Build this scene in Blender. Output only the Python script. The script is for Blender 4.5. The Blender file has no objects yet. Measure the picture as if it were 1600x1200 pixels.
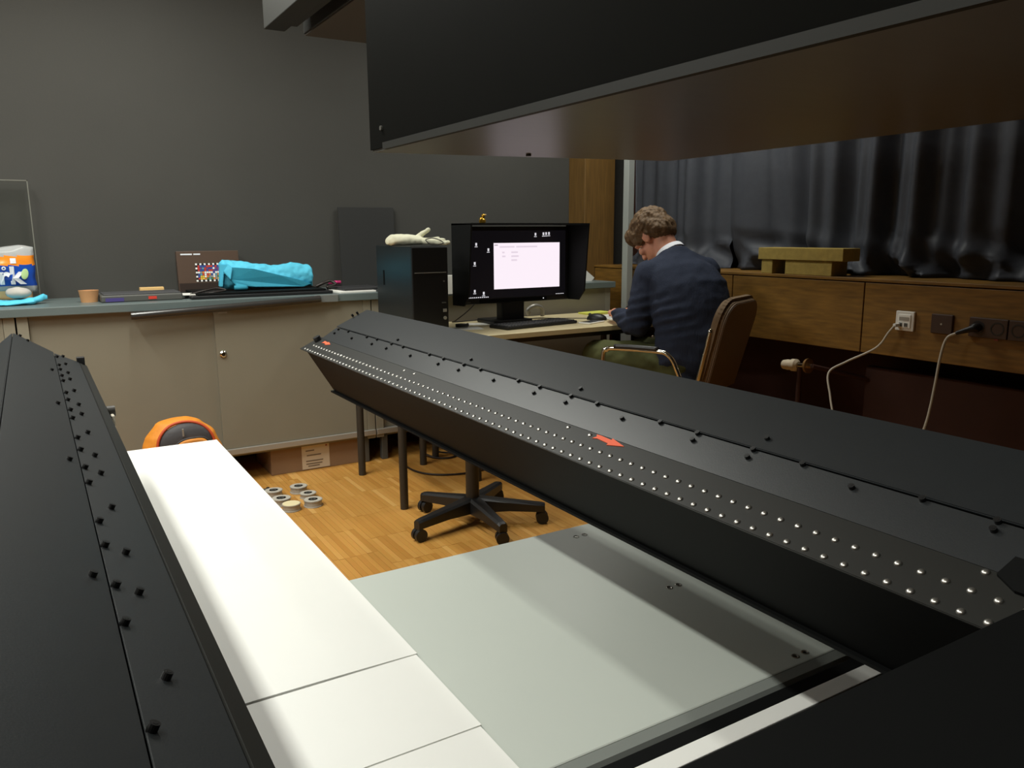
import bpy, bmesh, math, random
from mathutils import Vector, Matrix, noise
random.seed(7)
S = bpy.context.scene
COL = S.collection

# ------------------------------------------------------------------ camera
cam = bpy.data.cameras.new('camera'); cam_o = bpy.data.objects.new('camera', cam); COL.objects.link(cam_o)
cam.sensor_width = 36.0; cam.lens = 1234.2 / 1600 * 36.0; cam.clip_start = 0.02
pit, yaw, roll = 0.188372, 0.542677, -0.0062052
fw = Vector((math.sin(yaw) * math.cos(pit), math.cos(yaw) * math.cos(pit), -math.sin(pit)))
r0 = Vector((math.cos(yaw), -math.sin(yaw), 0)); u0 = r0.cross(fw)
rr = r0 * math.cos(roll) + u0 * math.sin(roll); uu = rr.cross(fw)
cam_o.matrix_world = Matrix(((rr.x, uu.x, -fw.x, 0), (rr.y, uu.y, -fw.y, 0), (rr.z, uu.z, -fw.z, 1.2), (0, 0, 0, 1)))
S.camera = cam_o
# ------------------------------------------------------------------ light and exposure
W = bpy.data.worlds.new('world'); S.world = W; W.use_nodes = True
W.node_tree.nodes['Background'].inputs[0].default_value = (1, .93, .82, 1)
W.node_tree.nodes['Background'].inputs[1].default_value = 0.02
S.view_settings.view_transform = 'Standard'; S.view_settings.look = 'None'
S.view_settings.gamma = 1.0; S.view_settings.use_curve_mapping = False
S.view_settings.exposure = 0.0
LAMPS = [  # x, y, z, length along y, power of the ceiling fittings; last two are added fill
    (-0.60, 2.9, 2.62, 1.50, 43.0),
    (0.50, 3.0, 2.62, 1.50, 36.0),
    (2.62, 3.3, 2.62, 1.10, 26.0),
    (-1.85, 2.2, 2.62, 1.80, 22.0),  # added fill lamp, reaches the table under the right bar
    (-0.60, 0.7, 2.62, 1.50, 28.0),  # added fill lamp to brighten the near table and boards
]
LAMP_COL = (.985, .995, .925)

# ------------------------------------------------------------------ helpers
def lin(r, g, b):
    f = lambda c: ((c / 255 + .055) / 1.055) ** 2.4 if c > 10 else c / 255 / 12.92
    return (f(r), f(g), f(b), 1)

MATS = {}
def mat(name, col, rough=.6, metal=0., var=0., vscale=6., bump=0., bscale=80., spec=.5, emit=None, estr=0., stretch=None, col2=None):
    if name in MATS: return MATS[name]
    m = bpy.data.materials.new(name); m.use_nodes = True; nt = m.node_tree; b = nt.nodes['Principled BSDF']
    b.inputs['Base Color'].default_value = col; b.inputs['Roughness'].default_value = rough
    b.inputs['Metallic'].default_value = metal; b.inputs['Specular IOR Level'].default_value = spec
    tc = nt.nodes.new('ShaderNodeTexCoord'); mp = nt.nodes.new('ShaderNodeMapping')
    nt.links.new(tc.outputs['Object'], mp.inputs[0])
    if stretch: mp.inputs['Scale'].default_value = stretch
    if var > 0:
        n = nt.nodes.new('ShaderNodeTexNoise'); n.inputs['Scale'].default_value = vscale; n.inputs['Detail'].default_value = 5
        nt.links.new(mp.outputs[0], n.inputs['Vector'])
        mx = nt.nodes.new('ShaderNodeMix'); mx.data_type = 'RGBA'
        c2 = col2 or tuple(c * (1 - var) for c in col[:3]) + (1,)
        mx.inputs['A'].default_value = c2; mx.inputs['B'].default_value = col if col2 else tuple(min(1, c * (1 + var)) for c in col[:3]) + (1,)
        cr = nt.nodes.new('ShaderNodeMapRange'); cr.inputs[1].default_value = .3; cr.inputs[2].default_value = .7
        nt.links.new(n.outputs['Fac'], cr.inputs[0]); nt.links.new(cr.outputs[0], mx.inputs['Factor'])
        nt.links.new(mx.outputs['Result'], b.inputs['Base Color'])
    if bump > 0:
        n2 = nt.nodes.new('ShaderNodeTexNoise'); n2.inputs['Scale'].default_value = bscale; n2.inputs['Detail'].default_value = 3
        nt.links.new(mp.outputs[0], n2.inputs['Vector'])
        bp = nt.nodes.new('ShaderNodeBump'); bp.inputs['Strength'].default_value = bump; bp.inputs['Distance'].default_value = .002
        nt.links.new(n2.outputs['Fac'], bp.inputs['Height']); nt.links.new(bp.outputs[0], b.inputs['Normal'])
    if emit:
        b.inputs['Emission Color'].default_value = emit; b.inputs['Emission Strength'].default_value = estr
    MATS[name] = m
    return m

def wpos(o):
    v = Vector((0, 0, 0))
    while o: v += o.location; o = o.parent
    return v

def obj(name, bm, m, parent=None, smooth=False, angle=None):
    """Link a bmesh given in world coordinates as one mesh object below parent."""
    if parent is not None: bmesh.ops.translate(bm, verts=bm.verts, vec=-wpos(parent))
    bmesh.ops.recalc_face_normals(bm, faces=bm.faces)
    me = bpy.data.meshes.new(name); bm.to_mesh(me); bm.free()
    for x in (m if isinstance(m, (list, tuple)) else [m]): me.materials.append(x)
    if smooth:
        for p in me.polygons: p.use_smooth = True
        if angle: me.set_sharp_from_angle(angle=math.radians(angle))
    o = bpy.data.objects.new(name, me); COL.objects.link(o)
    if parent is not None: o.parent = parent
    return o

def inst(name, src, parent, loc, rot=None):
    o = bpy.data.objects.new(name, src); COL.objects.link(o); o.parent = parent
    o.location = Vector(loc) - wpos(parent)
    if rot: o.rotation_euler = rot
    return o

def tag(o, label, cat, group=None):
    o['label'] = label; o['category'] = cat
    if group: o['group'] = group
    return o
def thing(name, label, cat, loc, group=None):
    o = bpy.data.objects.new(name, None); COL.objects.link(o); o.location = loc; o.empty_display_size = .05
    return tag(o, label, cat, group)
def struct(o, label=None):
    o['kind'] = 'structure'
    if label: o['label'] = label
    return o

def B(): return bmesh.new()
def merge(bm, tmp):
    me = bpy.data.meshes.new('t'); tmp.to_mesh(me); tmp.free(); bm.from_mesh(me); bpy.data.meshes.remove(me)
def box(bm, x0, x1, y0, y1, z0, z1, bev=0., seg=2, rot=None, piv=None):
    t = B(); bmesh.ops.create_cube(t, size=1)
    for v in t.verts: v.co = Vector(((x0 + x1) / 2 + v.co.x * (x1 - x0), (y0 + y1) / 2 + v.co.y * (y1 - y0), (z0 + z1) / 2 + v.co.z * (z1 - z0)))
    if bev: bmesh.ops.bevel(t, geom=t.edges, offset=bev, segments=seg, affect='EDGES', profile=.5)
    if rot:
        p = Vector(piv) if piv else Vector(((x0 + x1) / 2, (y0 + y1) / 2, (z0 + z1) / 2))
        bmesh.ops.rotate(t, verts=t.verts, cent=p, matrix=rot)
    merge(bm, t); return bm
def RZ(d): return Matrix.Rotation(math.radians(d), 3, 'Z')
def RX(d): return Matrix.Rotation(math.radians(d), 3, 'X')
def RY(d): return Matrix.Rotation(math.radians(d), 3, 'Y')
def prism(bm, pts, vec, bev=0.):
    t = B(); vec = Vector(vec)
    a = [t.verts.new(p) for p in pts]; b = [t.verts.new(Vector(p) + vec) for p in pts]
    t.faces.new(a); t.faces.new(b[::-1]); n = len(pts)
    for i in range(n): t.faces.new((a[i], b[i], b[(i + 1) % n], a[(i + 1) % n]))
    bmesh.ops.recalc_face_normals(t, faces=t.faces)
    if bev: bmesh.ops.bevel(t, geom=t.edges, offset=bev, segments=2, affect='EDGES')
    merge(bm, t); return bm
def prism_y(bm, sec, y0, y1, bev=0.): return prism(bm, [(x, y0, z) for x, z in sec], (0, y1 - y0, 0), bev)
def slab_y(bm, p, q, th, y0, y1, bev=0.):
    """A plate lying on the line p-q of the x-z section, th thick upwards."""
    d = Vector((q[0] - p[0], q[1] - p[1])).normalized(); n = Vector((-d.y, d.x))
    if n.y < 0: n = -n
    n = n * th
    return prism_y(bm, [p, q, (q[0] + n.x, q[1] + n.y), (p[0] + n.x, p[1] + n.y)], y0, y1, bev)
def frame_of(d):
    d = d.normalized(); a = Vector((0, 0, 1)) if abs(d.z) < .9 else Vector((1, 0, 0))
    u = d.cross(a).normalized(); return u, d.cross(u).normalized()
def cyl(bm, p, q, r, r2=None, seg=16, cap=True):
    p = Vector(p); q = Vector(q); r2 = r if r2 is None else r2; u, w = frame_of(q - p)
    A = []; Bv = []
    for i in range(seg):
        a = 2 * math.pi * i / seg; d = u * math.cos(a) + w * math.sin(a)
        A.append(bm.verts.new(p + d * r)); Bv.append(bm.verts.new(q + d * r2))
    for i in range(seg): bm.faces.new((A[i], A[(i + 1) % seg], Bv[(i + 1) % seg], Bv[i]))
    if cap: bm.faces.new(A[::-1]); bm.faces.new(Bv)
    return bm
def smooth_path(pts, n=8):
    P = [Vector(p) for p in pts]; P = [P[0] * 2 - P[1]] + P + [P[-1] * 2 - P[-2]]; out = []
    for i in range(1, len(P) - 2):
        for k in range(n):
            t = k / n; a, b, c, d = P[i - 1:i + 3]
            out.append(.5 * (2 * b + (c - a) * t + (2 * a - 5 * b + 4 * c - d) * t * t + (3 * b - a - 3 * c + d) * t ** 3))
    out.append(P[-2]); return out
def tube(bm, pts, r, seg=8, smooth=True, n=8):
    P = smooth_path(pts, n) if smooth else [Vector(p) for p in pts]
    rings = []; u = None
    for i, p in enumerate(P):
        d = (P[min(i + 1, len(P) - 1)] - P[max(i - 1, 0)]).normalized()
        if u is None: u, w = frame_of(d)
        else:
            u = (u - d * u.dot(d)).normalized(); w = d.cross(u)
        rings.append([bm.verts.new(p + (u * math.cos(2 * math.pi * k / seg) + w * math.sin(2 * math.pi * k / seg)) * r) for k in range(seg)])
    for a, b in zip(rings, rings[1:]):
        for k in range(seg): bm.faces.new((a[k], a[(k + 1) % seg], b[(k + 1) % seg], b[k]))
    bm.faces.new(rings[0][::-1]); bm.faces.new(rings[-1]); return bm
def lathe(bm, c, prof, seg=24, axis=None):
    c = Vector(c); rings = []; ax = Vector(axis or (0, 0, 1)).normalized(); u, w = frame_of(ax)
    for r, z in prof:
        rings.append([bm.verts.new(c + ax * z + (u * math.cos(2 * math.pi * k / seg) + w * math.sin(2 * math.pi * k / seg)) * max(r, 1e-5)) for k in range(seg)])
    for a, b in zip(rings, rings[1:]):
        for k in range(seg): bm.faces.new((a[k], a[(k + 1) % seg], b[(k + 1) % seg], b[k]))
    bm.faces.new(rings[0][::-1]); bm.faces.new(rings[-1]); return bm
def ell(bm, c, r, M=None, seg=20, ring=12):
    t = B(); bmesh.ops.create_uvsphere(t, u_segments=seg, v_segments=ring, radius=1)
    for v in t.verts:
        q = Vector((v.co.x * r[0], v.co.y * r[1], v.co.z * r[2]))
        if M is not None: q = M @ q
        v.co = q + Vector(c)
    merge(bm, t); return bm
def cap(bm, p, r1, q, r2):
    """Tapered limb with round ends."""
    cyl(bm, p, q, r1, r2, 20); ell(bm, p, (r1,) * 3); ell(bm, q, (r2,) * 3); return bm
def chain(bm, pts):
    for (p, r), (q, s) in zip(pts, pts[1:]): cap(bm, p, r, q, s)
    return bm
def loft(bm, rings, seg=28):
    """rings: centre, u axis (half width vector), v axis (half depth vector)"""
    R = []
    for c, u, v in rings:
        c = Vector(c); u = Vector(u); v = Vector(v)
        R.append([bm.verts.new(c + u * math.cos(2 * math.pi * k / seg) + v * math.sin(2 * math.pi * k / seg)) for k in range(seg)])
    for a, b in zip(R, R[1:]):
        for k in range(seg): bm.faces.new((a[k], a[(k + 1) % seg], b[(k + 1) % seg], b[k]))
    bm.faces.new(R[0][::-1]); bm.faces.new(R[-1]); return bm
def blob(name, bm, m, parent, voxel=.008, smooth=4, disp=None):
    """Fuse overlapping closed solids of bm into one continuous skin."""
    bmesh.ops.recalc_face_normals(bm, faces=bm.faces)
    me = bpy.data.meshes.new('tmp'); bm.to_mesh(me); bm.free(); t = bpy.data.objects.new('tmp', me); COL.objects.link(t)
    rm = t.modifiers.new('r', 'REMESH'); rm.mode = 'VOXEL'; rm.voxel_size = voxel
    if smooth:
        sm = t.modifiers.new('s', 'SMOOTH'); sm.iterations = smooth; sm.factor = .5
    dg = bpy.context.evaluated_depsgraph_get(); ev = t.evaluated_get(dg)
    out = bpy.data.meshes.new_from_object(ev); bpy.data.objects.remove(t); bpy.data.meshes.remove(me)
    if disp:
        ns = [v.normal.copy() for v in out.vertices]
        for v, n in zip(out.vertices, ns): v.co += n * disp(v.co)
    b2 = B(); b2.from_mesh(out); bpy.data.meshes.remove(out)
    return obj(name, b2, m, parent, smooth=True)
def rbox(bm, x0, x1, y0, y1, z0, z1, bev=.01, rot=None, piv=None): return box(bm, x0, x1, y0, y1, z0, z1, bev, 3, rot, piv)

def text(name, s, size, m, parent, loc, rot, depth=.0006, bold=0.):
    cu = bpy.data.curves.new(name, 'FONT'); cu.body = s; cu.size = size; cu.extrude = depth; cu.offset = bold
    t = bpy.data.objects.new('tmp', cu); COL.objects.link(t)
    dg = bpy.context.evaluated_depsgraph_get(); me = bpy.data.meshes.new_from_object(t.evaluated_get(dg))
    bpy.data.objects.remove(t); bpy.data.curves.remove(cu)
    me.materials.clear(); me.materials.append(m); me.name = name
    o = bpy.data.objects.new(name, me); COL.objects.link(o); o.parent = parent; o.location = Vector(loc) - wpos(parent); o.rotation_euler = rot
    return o

# ------------------------------------------------------------------ materials
M_wall = mat('grey wall paint', lin(63, 62, 58), .85, var=.05, vscale=2, bump=.15, bscale=120)
M_ceil = mat('off white ceiling', lin(215, 212, 204), .9)
M_dwall = mat('dark wall', lin(70, 68, 64), .9)
M_wood = mat('wainscot oak', lin(120, 86, 32), .5, var=.28, vscale=5, stretch=(1, 1.6, 14), bump=.08, bscale=60)
M_wood2 = mat('corner oak', lin(104, 76, 34), .55, var=.2, vscale=6, stretch=(12, 12, 1))
M_recess = mat('dark red brown recess', lin(62, 30, 18), .7, var=.1)
M_curt = mat('black blackout cloth', lin(92, 95, 103), .5, var=.06, vscale=30, bump=.06, bscale=260, spec=.35)
M_cab = mat('cabinet enamel', lin(132, 127, 111), .5, var=.02)
M_cabf = mat('cabinet frame enamel', lin(142, 138, 122), .5)
M_rail = mat('cabinet rail aluminium', lin(175, 172, 164), .42, metal=.5)
M_dgrey = mat('dark grey steel', lin(80, 80, 76), .5)
M_top = mat('grey green worktop', lin(98, 109, 108), .35, var=.04)
M_bar = mat('black anodised sheet', lin(31, 34, 36), .42, var=.04, vscale=40, bump=.05, bscale=500, spec=.6)
M_bar2 = mat('black anodised plate', lin(30, 30, 27), .5, spec=.4)
M_blk = mat('matt black metal', lin(13, 14, 14), .65, spec=.12)
M_blk2 = mat('black plastic', lin(26, 26, 27), .45)
M_screw = mat('black screw', lin(14, 14, 14), .4)
M_stud = mat('bright stud', lin(178, 176, 170), .32, metal=.9)
M_chrome = mat('chrome', lin(225, 220, 205), .12, metal=1.)
M_white = mat('white board', lin(243, 243, 238), .45, var=.01)
M_boardedge = mat('board edge', lin(170, 165, 155), .7)
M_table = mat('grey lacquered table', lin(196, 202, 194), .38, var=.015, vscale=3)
M_tshade = mat('shaded grey table lacquer', lin(150, 155, 150), .4)  # table lacquer darkened: shade of the front face put into the colour
M_orange = mat('orange tape', lin(226, 92, 52), .6)
M_hood = mat('black hood sheet', lin(15, 15, 13), .7, var=.05, vscale=10, spec=.02)
M_hoodu = mat('hood underside laminate', lin(98, 97, 92), .33, var=.06, vscale=4, stretch=(1, 8, 1), spec=.6)
M_beam = mat('dark grey beam', lin(36, 36, 33), .6)
M_beamu = mat('brown beam underside', lin(72, 67, 60), .6)
M_desk = mat('maple desk laminate', lin(205, 190, 150), .4, var=.05, vscale=8, stretch=(2, 20, 1))
M_deskedge = mat('maple desk edge', lin(222, 206, 160), .45)
M_leg = mat('black desk leg', lin(48, 44, 38), .5)
M_card = mat('cardboard', lin(140, 112, 84), .85, var=.06)
M_paper = mat('paper', lin(232, 230, 222), .8)
M_paper2 = mat('label paper', lin(205, 190, 165), .8)
M_ink = mat('ink', lin(60, 55, 50), .8)
M_turq = mat('turquoise nonwoven', lin(84, 192, 222), .75, var=.06, vscale=14, bump=.3, bscale=300)
M_turqd = mat('turquoise nonwoven gusset', lin(40, 140, 165), .75, var=.05, vscale=14, bump=.3, bscale=300)
M_tan = mat('tan clay', lin(196, 146, 100), .75, var=.05)
M_lwood = mat('light wood', lin(226, 186, 122), .6, var=.06, stretch=(2, 10, 10))
M_foam = mat('mineral wool', lin(156, 134, 66), .95, var=.12, vscale=40, bump=.5, bscale=200)
M_plug = mat('white plastic', lin(225, 222, 214), .4)
M_brownp = mat('dark brown plastic', lin(64, 46, 38), .4)
M_cable = mat('grey cable', lin(190, 182, 165), .5)
M_cableb = mat('black cable', lin(34, 24, 20), .5)
M_post = mat('pale grey post', lin(150, 154, 150), .5)
M_skin = mat('skin', lin(214, 150, 122), .55, var=.06, vscale=20)
M_hair = mat('brown hair', lin(98, 74, 46), .7, var=.3, vscale=60, bump=.8, bscale=160, stretch=(1, 1, 2.2))
M_sweat = mat('navy knit', lin(44, 50, 66), .9, var=.06, vscale=30, bump=.9, bscale=34, stretch=(6, 6, .5), spec=.2)
M_trous = mat('olive cloth', lin(80, 82, 50), .85, var=.08, vscale=20, bump=.3, bscale=60, spec=.2)
M_shoe = mat('dark shoe', lin(38, 32, 28), .5)
M_seat = mat('brown upholstery', lin(124, 104, 82), .9, var=.06, vscale=60, bump=.3, bscale=400, spec=.2)
M_gold = mat('gold', lin(230, 180, 70), .3, metal=.9)
M_glass = mat('clear acrylic', lin(235, 240, 235), .05)
_nt = M_glass.node_tree; _nt.nodes.remove(_nt.nodes['Principled BSDF'])
_tr = _nt.nodes.new('ShaderNodeBsdfTransparent'); _gl = _nt.nodes.new('ShaderNodeBsdfGlossy'); _gl.inputs['Roughness'].default_value = .05; _mx = _nt.nodes.new('ShaderNodeMixShader'); _mx.inputs[0].default_value = .03
_tr.inputs[0].default_value = (.97, .98, .97, 1)
_nt.links.new(_tr.outputs[0], _mx.inputs[1]); _nt.links.new(_gl.outputs[0], _mx.inputs[2]); _nt.links.new(_mx.outputs[0], _nt.nodes['Material Output'].inputs[0])
M_gedge = mat('acrylic edge', lin(112, 112, 103), .4)
M_film = mat('clear plastic film', lin(225, 228, 228), .15)
_b = M_film.node_tree.nodes['Principled BSDF']; _b.inputs['Transmission Weight'].default_value = .55; _b.inputs['IOR'].default_value = 1.2

# ------------------------------------------------------------------ room shell
fl = struct(obj('floor', box(B(), -2.6, 3.75, -2.6, 4.45, -.12, -.008), mat('parquet bed', lin(150, 98, 42), .5, var=.2, vscale=9, stretch=(12, 1, 1))))
wb = struct(obj('wall_back', box(B(), -2.6, 3.75, 4.42, 4.55, -.1, 2.9), M_wall))
struct(obj('wall_left', box(B(), -2.73, -2.6, -2.6, 4.55, -.1, 2.9), M_dwall))
struct(obj('wall_front', box(B(), -2.73, 3.88, -2.73, -2.6, -.1, 2.9), M_dwall))
struct(obj('wall_right', box(B(), 3.62, 3.75, -2.6, 4.42, -.1, 2.9), M_recess))
struct(obj('ceiling', box(B(), -2.73, 3.88, -2.73, 4.55, 2.8, 2.93), M_ceil))
struct(obj('trim_1', box(B(), 3.115, 3.36, 4.24, 4.42, 0, 2.8, .004), M_wood2), 'oak corner post where the grey wall meets the curtains')

# parquet strips: 22 mm x 270 mm, laid along the window wall in bonds of eight
def plank_mat(name, island):
    m = mat(name, lin(196, 134, 60), .42, spec=.4); nt = m.node_tree; b = nt.nodes['Principled BSDF']
    src = nt.nodes.new('ShaderNodeNewGeometry') if island else nt.nodes.new('ShaderNodeObjectInfo')
    rnd = src.outputs['Random Per Island'] if island else src.outputs['Random']
    rp = nt.nodes.new('ShaderNodeValToRGB'); e = rp.color_ramp.elements
    e[0].position = 0; e[0].color = lin(190, 134, 62); e[1].position = 1; e[1].color = lin(222, 172, 98)
    for p, c in ((.25, lin(200, 145, 70)), (.7, lin(206, 151, 76)), (.9, lin(211, 157, 82))):
        x = e.new(p); x.color = c
    tc = nt.nodes.new('ShaderNodeTexCoord'); mp = nt.nodes.new('ShaderNodeMapping'); mp.inputs['Scale'].default_value = (40, 4, 1)
    nz = nt.nodes.new('ShaderNodeTexNoise'); nz.inputs['Scale'].default_value = 4
    nt.links.new(tc.outputs['Object'], mp.inputs[0]); nt.links.new(mp.outputs[0], nz.inputs['Vector'])
    mx = nt.nodes.new('ShaderNodeMix'); mx.data_type = 'RGBA'; mx.blend_type = 'MULTIPLY'; mx.inputs['Factor'].default_value = .22
    nt.links.new(rnd, rp.inputs[0]); nt.links.new(rp.outputs[0], mx.inputs['A']); nt.links.new(nz.outputs['Color'], mx.inputs['B'])
    nt.links.new(mx.outputs['Result'], b.inputs['Base Color'])
    return m
M_pl = plank_mat('parquet strip', False); M_pl2 = plank_mat('parquet strip field', True)
PW, PL = .0225, .27
bm = box(B(), -PW / 2 + .0004, PW / 2 - .0004, -PL / 2 + .0005, PL / 2 - .0005, -.008, 0); me_pl = bpy.data.meshes.new('plank'); bm.to_mesh(me_pl); bm.free(); me_pl.materials.append(M_pl)
seen = [(.62, 4.02), (1.6, 4.02), (2.05, 3.9), (1.95, 3.2), (1.95, 2.75), (1.75, 2.4), (.92, 2.4), (.62, 3.0)]
def inside(x, y, P):
    c = False; j = len(P) - 1
    for i in range(len(P)):
        if (P[i][1] > y) != (P[j][1] > y) and x < (P[j][0] - P[i][0]) * (y - P[i][1]) / (P[j][1] - P[i][1]) + P[i][0]: c = not c
        j = i
    return c
cells = []
for i in range(int(3.0 / PW)):
    off = [0, .5, .18, .68, .35, .85][(i // 8) % 6] * PL + random.uniform(-.004, .004)
    for j in range(int(3.4 / PL) + 1):
        cells.append((.15 + i * PW, 1.15 + j * PL + off))
cells = [c for c in cells if c[1] < 4.3]
vis = sorted([c for c in cells if inside(c[0], c[1], seen)], key=lambda c: c[0] ** 2 + c[1] ** 2)[:300]; vs = set(vis)
for c in vis: inst('plank', me_pl, fl, (c[0], c[1], random.uniform(-.0008, 0)))
bm = B()
for c in cells:
    if c not in vs: box(bm, c[0] - PW / 2 + .0004, c[0] + PW / 2 - .0004, c[1] - PL / 2, c[1] + PL / 2 - .001, -.008, 0)
o = obj('plank_field', bm, M_pl2, fl); o['kind'] = 'stuff'

# window side: sill, wainscot panels, recess with radiator
sill = struct(obj('trim_2', box(B(), 3.198, 3.62, -1.6, 4.24, .978, .992, .002), M_wood), 'oak window sill above the wainscot panels')
wn = struct(obj('trim_3', box(B(), 3.225, 3.25, -1.6, 4.24, .665, .975), M_recess), 'oak wainscot band under the window sill')
yy = 3.02 + .787
for i in range(7):
    y1 = yy - i * .787 + (.0 if i else .43); y0 = yy - (i + 1) * .787
    obj('panel', box(B(), 3.2, 3.225, y0 + .003, y1 - .003, .66, .974, .002), M_wood, wn)
rad = thing('radiator', 'dark brown flat panel radiator in the niche under the wainscot', 'radiator', (3.45, 1.4, 0))
obj('panel', box(B(), 3.42, 3.47, -.4, 2.35, .12, .56, .008), M_recess, rad)
for k in range(2): obj('bracket', box(B(), 3.47, 3.59, .1 + k * 1.6, .16 + k * 1.6, .3, .5, .004), M_recess, rad)
vl = thing('radiator_valve', 'ivory thermostat valve with brass rosette in front of the dark niche', 'valve', (3.14, 2.5, 0))
obj('thermostat_head', lathe(B(), (3.13, 2.55, .562), [(.012, -.05), (.022, -.046), (.026, -.02), (.024, .0), (.03, .006), (.03, .03), (.018, .04)], 20, (0, -1, .08)), mat('ivory plastic', lin(225, 208, 180), .5), vl, True, 40)
obj('valve_body', cyl(B(), (3.13, 2.51, .566), (3.13, 2.43, .572), .012), M_chrome, vl, True, 40)
obj('rosette', cyl(B(), (3.13, 2.46, .57), (3.13, 2.448, .571), .034, .036), mat('brass', lin(170, 130, 80), .4, metal=.6), vl, True, 40)
obj('pipe', cyl(B(), (3.13, 2.5, .555), (3.13, 2.5, 0), .012), M_recess, vl, True, 40)
obj('pipe', cyl(B(), (3.13, 2.43, .572), (3.40, 2.33, .5), .011), M_recess, vl, True, 40)

# curtains
def curtain(name, label, y0, y1, x0, seed, lead):
    bm = B(); ny, nz = int((y0 - y1) / .0085), 96; zt, zb = 2.74, .996; rows = []
    for j in range(nz + 1):
        f = j / nz; z = zt + (zb - zt) * f; low = max(0, (f - .62) / .38); row = []
        for i in range(ny + 1):
            s = i / ny; y = y0 + (y1 - y0) * s
            n1 = noise.noise(Vector((y * 1.3 + seed, z * .35, seed)))
            low = max(0., min(1., (1.24 - z) / .22)); yw = y + .05 * low * low * noise.noise(Vector((y * 2.2, seed, 1.7)))
            ph = yw * 16 + 5.0 * noise.noise(Vector((yw * 1.4 + seed, z * .18, seed)))
            a = .095 * (.45 + 1.1 * abs(noise.noise(Vector((yw * 1.9, seed * 2, .3)))))
            w = math.sin(ph) * .65 + .35 * math.sin(ph * 2.3 + 1.2); w = math.copysign(abs(w) ** .8, w)
            d = a * w * (1 - .2 * low) + .012 * noise.noise(Vector((y * 9, z * .5, seed)))
            q = noise.noise(Vector((y * 2.4 + 1.1 * z, z * 5.0 - y * 2.0, seed + 9))); q2 = noise.noise(Vector((y * 4.5 - z * 3, z * 7, seed + 2)))
            d += low ** 1.3 * (.09 * (1 - 2.4 * abs(q)) - .03 + .05 * (1 - 2.4 * abs(q2)) - .02)
            if s < lead: d -= .05 * (1 - s / lead) * (1 + .5 * low)
            row.append(bm.verts.new((max(min(x0 - d, 3.59), 3.335), y, z)))
        rows.append(row)
    for a, b in zip(rows, rows[1:]):
        for i in range(ny): bm.faces.new((a[i], a[i + 1], b[i + 1], b[i]))
    bmesh.ops.solidify(bm, geom=bm.faces[:], thickness=.002)
    return tag(obj(name, bm, M_curt, None, True), label, 'curtain')
curtain('blackout_curtain', 'black blackout curtain hanging between the corner post and the man', 4.2, 3.3, 3.47, 3.1, .0)
curtain('blackout_curtain', 'crumpled black blackout curtain behind the yellow foam blocks', 3.36, -1.5, 3.465, 8.4, .012)
rodo = tag(obj('curtain_rail', box(B(), 3.44, 3.47, -1.55, 4.2, 2.74, 2.79, .003), M_dgrey), 'dark curtain rail fixed under the ceiling above the window', 'rail')

# ------------------------------------------------------------------ ceiling lamps and beams
for k, (x, y, z, ln, pw) in enumerate(LAMPS):
    t = thing('ceiling_lamp', ['long fluorescent ceiling lamp above the far end of the left light bar', 'long fluorescent ceiling lamp above the white boards', 'long fluorescent ceiling lamp above the seated person', 'added fluorescent fill lamp nearest the left wall', 'added fluorescent fill lamp above the near end of the left light bar'][k], 'lamp', (x, y, 2.8), 'ceiling lamps')
    obj('housing', box(B(), x - .09, x + .09, y - ln / 2 - .03, y + ln / 2 + .03, z + .03, 2.8, .006), M_plug, t)
    for s in (-.04, .04): obj('tube', cyl(B(), (x + s, y - ln / 2, z + .01), (x + s, y + ln / 2, z + .01), .013), mat('lit tube', (1, .95, .85, 1), .5, emit=(1, .93, .8, 1), estr=3), t, True)
    ld = bpy.data.lights.new('lamp_light', 'AREA'); ld.shape = 'RECTANGLE'; ld.size = .14; ld.size_y = ln; ld.energy = pw; ld.color = LAMP_COL
    lo = bpy.data.objects.new('lamp_light', ld); COL.objects.link(lo); lo.parent = t; lo.location = Vector((x, y, z - .01)) - t.location

t = thing('ceiling_beam', 'dark grey rail ending left of the brown bottomed box', 'beam', (.88, 2.0, 1.96))
obj('web', box(B(), .847, .926, -1.0, 3.2, 1.962, 2.2, .003), M_beam, t)
obj('flange', box(B(), .926, .96, -1.0, 3.154, 1.974, 1.993), M_beam, t)
for y in (2.9, .4): obj('hanger', cyl(B(), (.886, y, 2.2), (.886, y, 2.8), .02), M_blk, t, True, 40)
t = thing('ceiling_beam', 'dark overhead box with brown underside behind the hood', 'beam', (1.3, 2.7, 1.96))
obj('casing', box(B(), .998, 1.62, 2.26, 3.2, 1.962, 2.2, .003), M_beam, t)
obj('underside', box(B(), 1.002, 1.616, 2.264, 3.196, 1.956, 1.962), M_beamu, t)
for x in (1.1, 1.5): obj('hanger', cyl(B(), (x, 2.7, 2.2), (x, 2.7, 2.8), .02), M_blk, t, True, 40)

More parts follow.
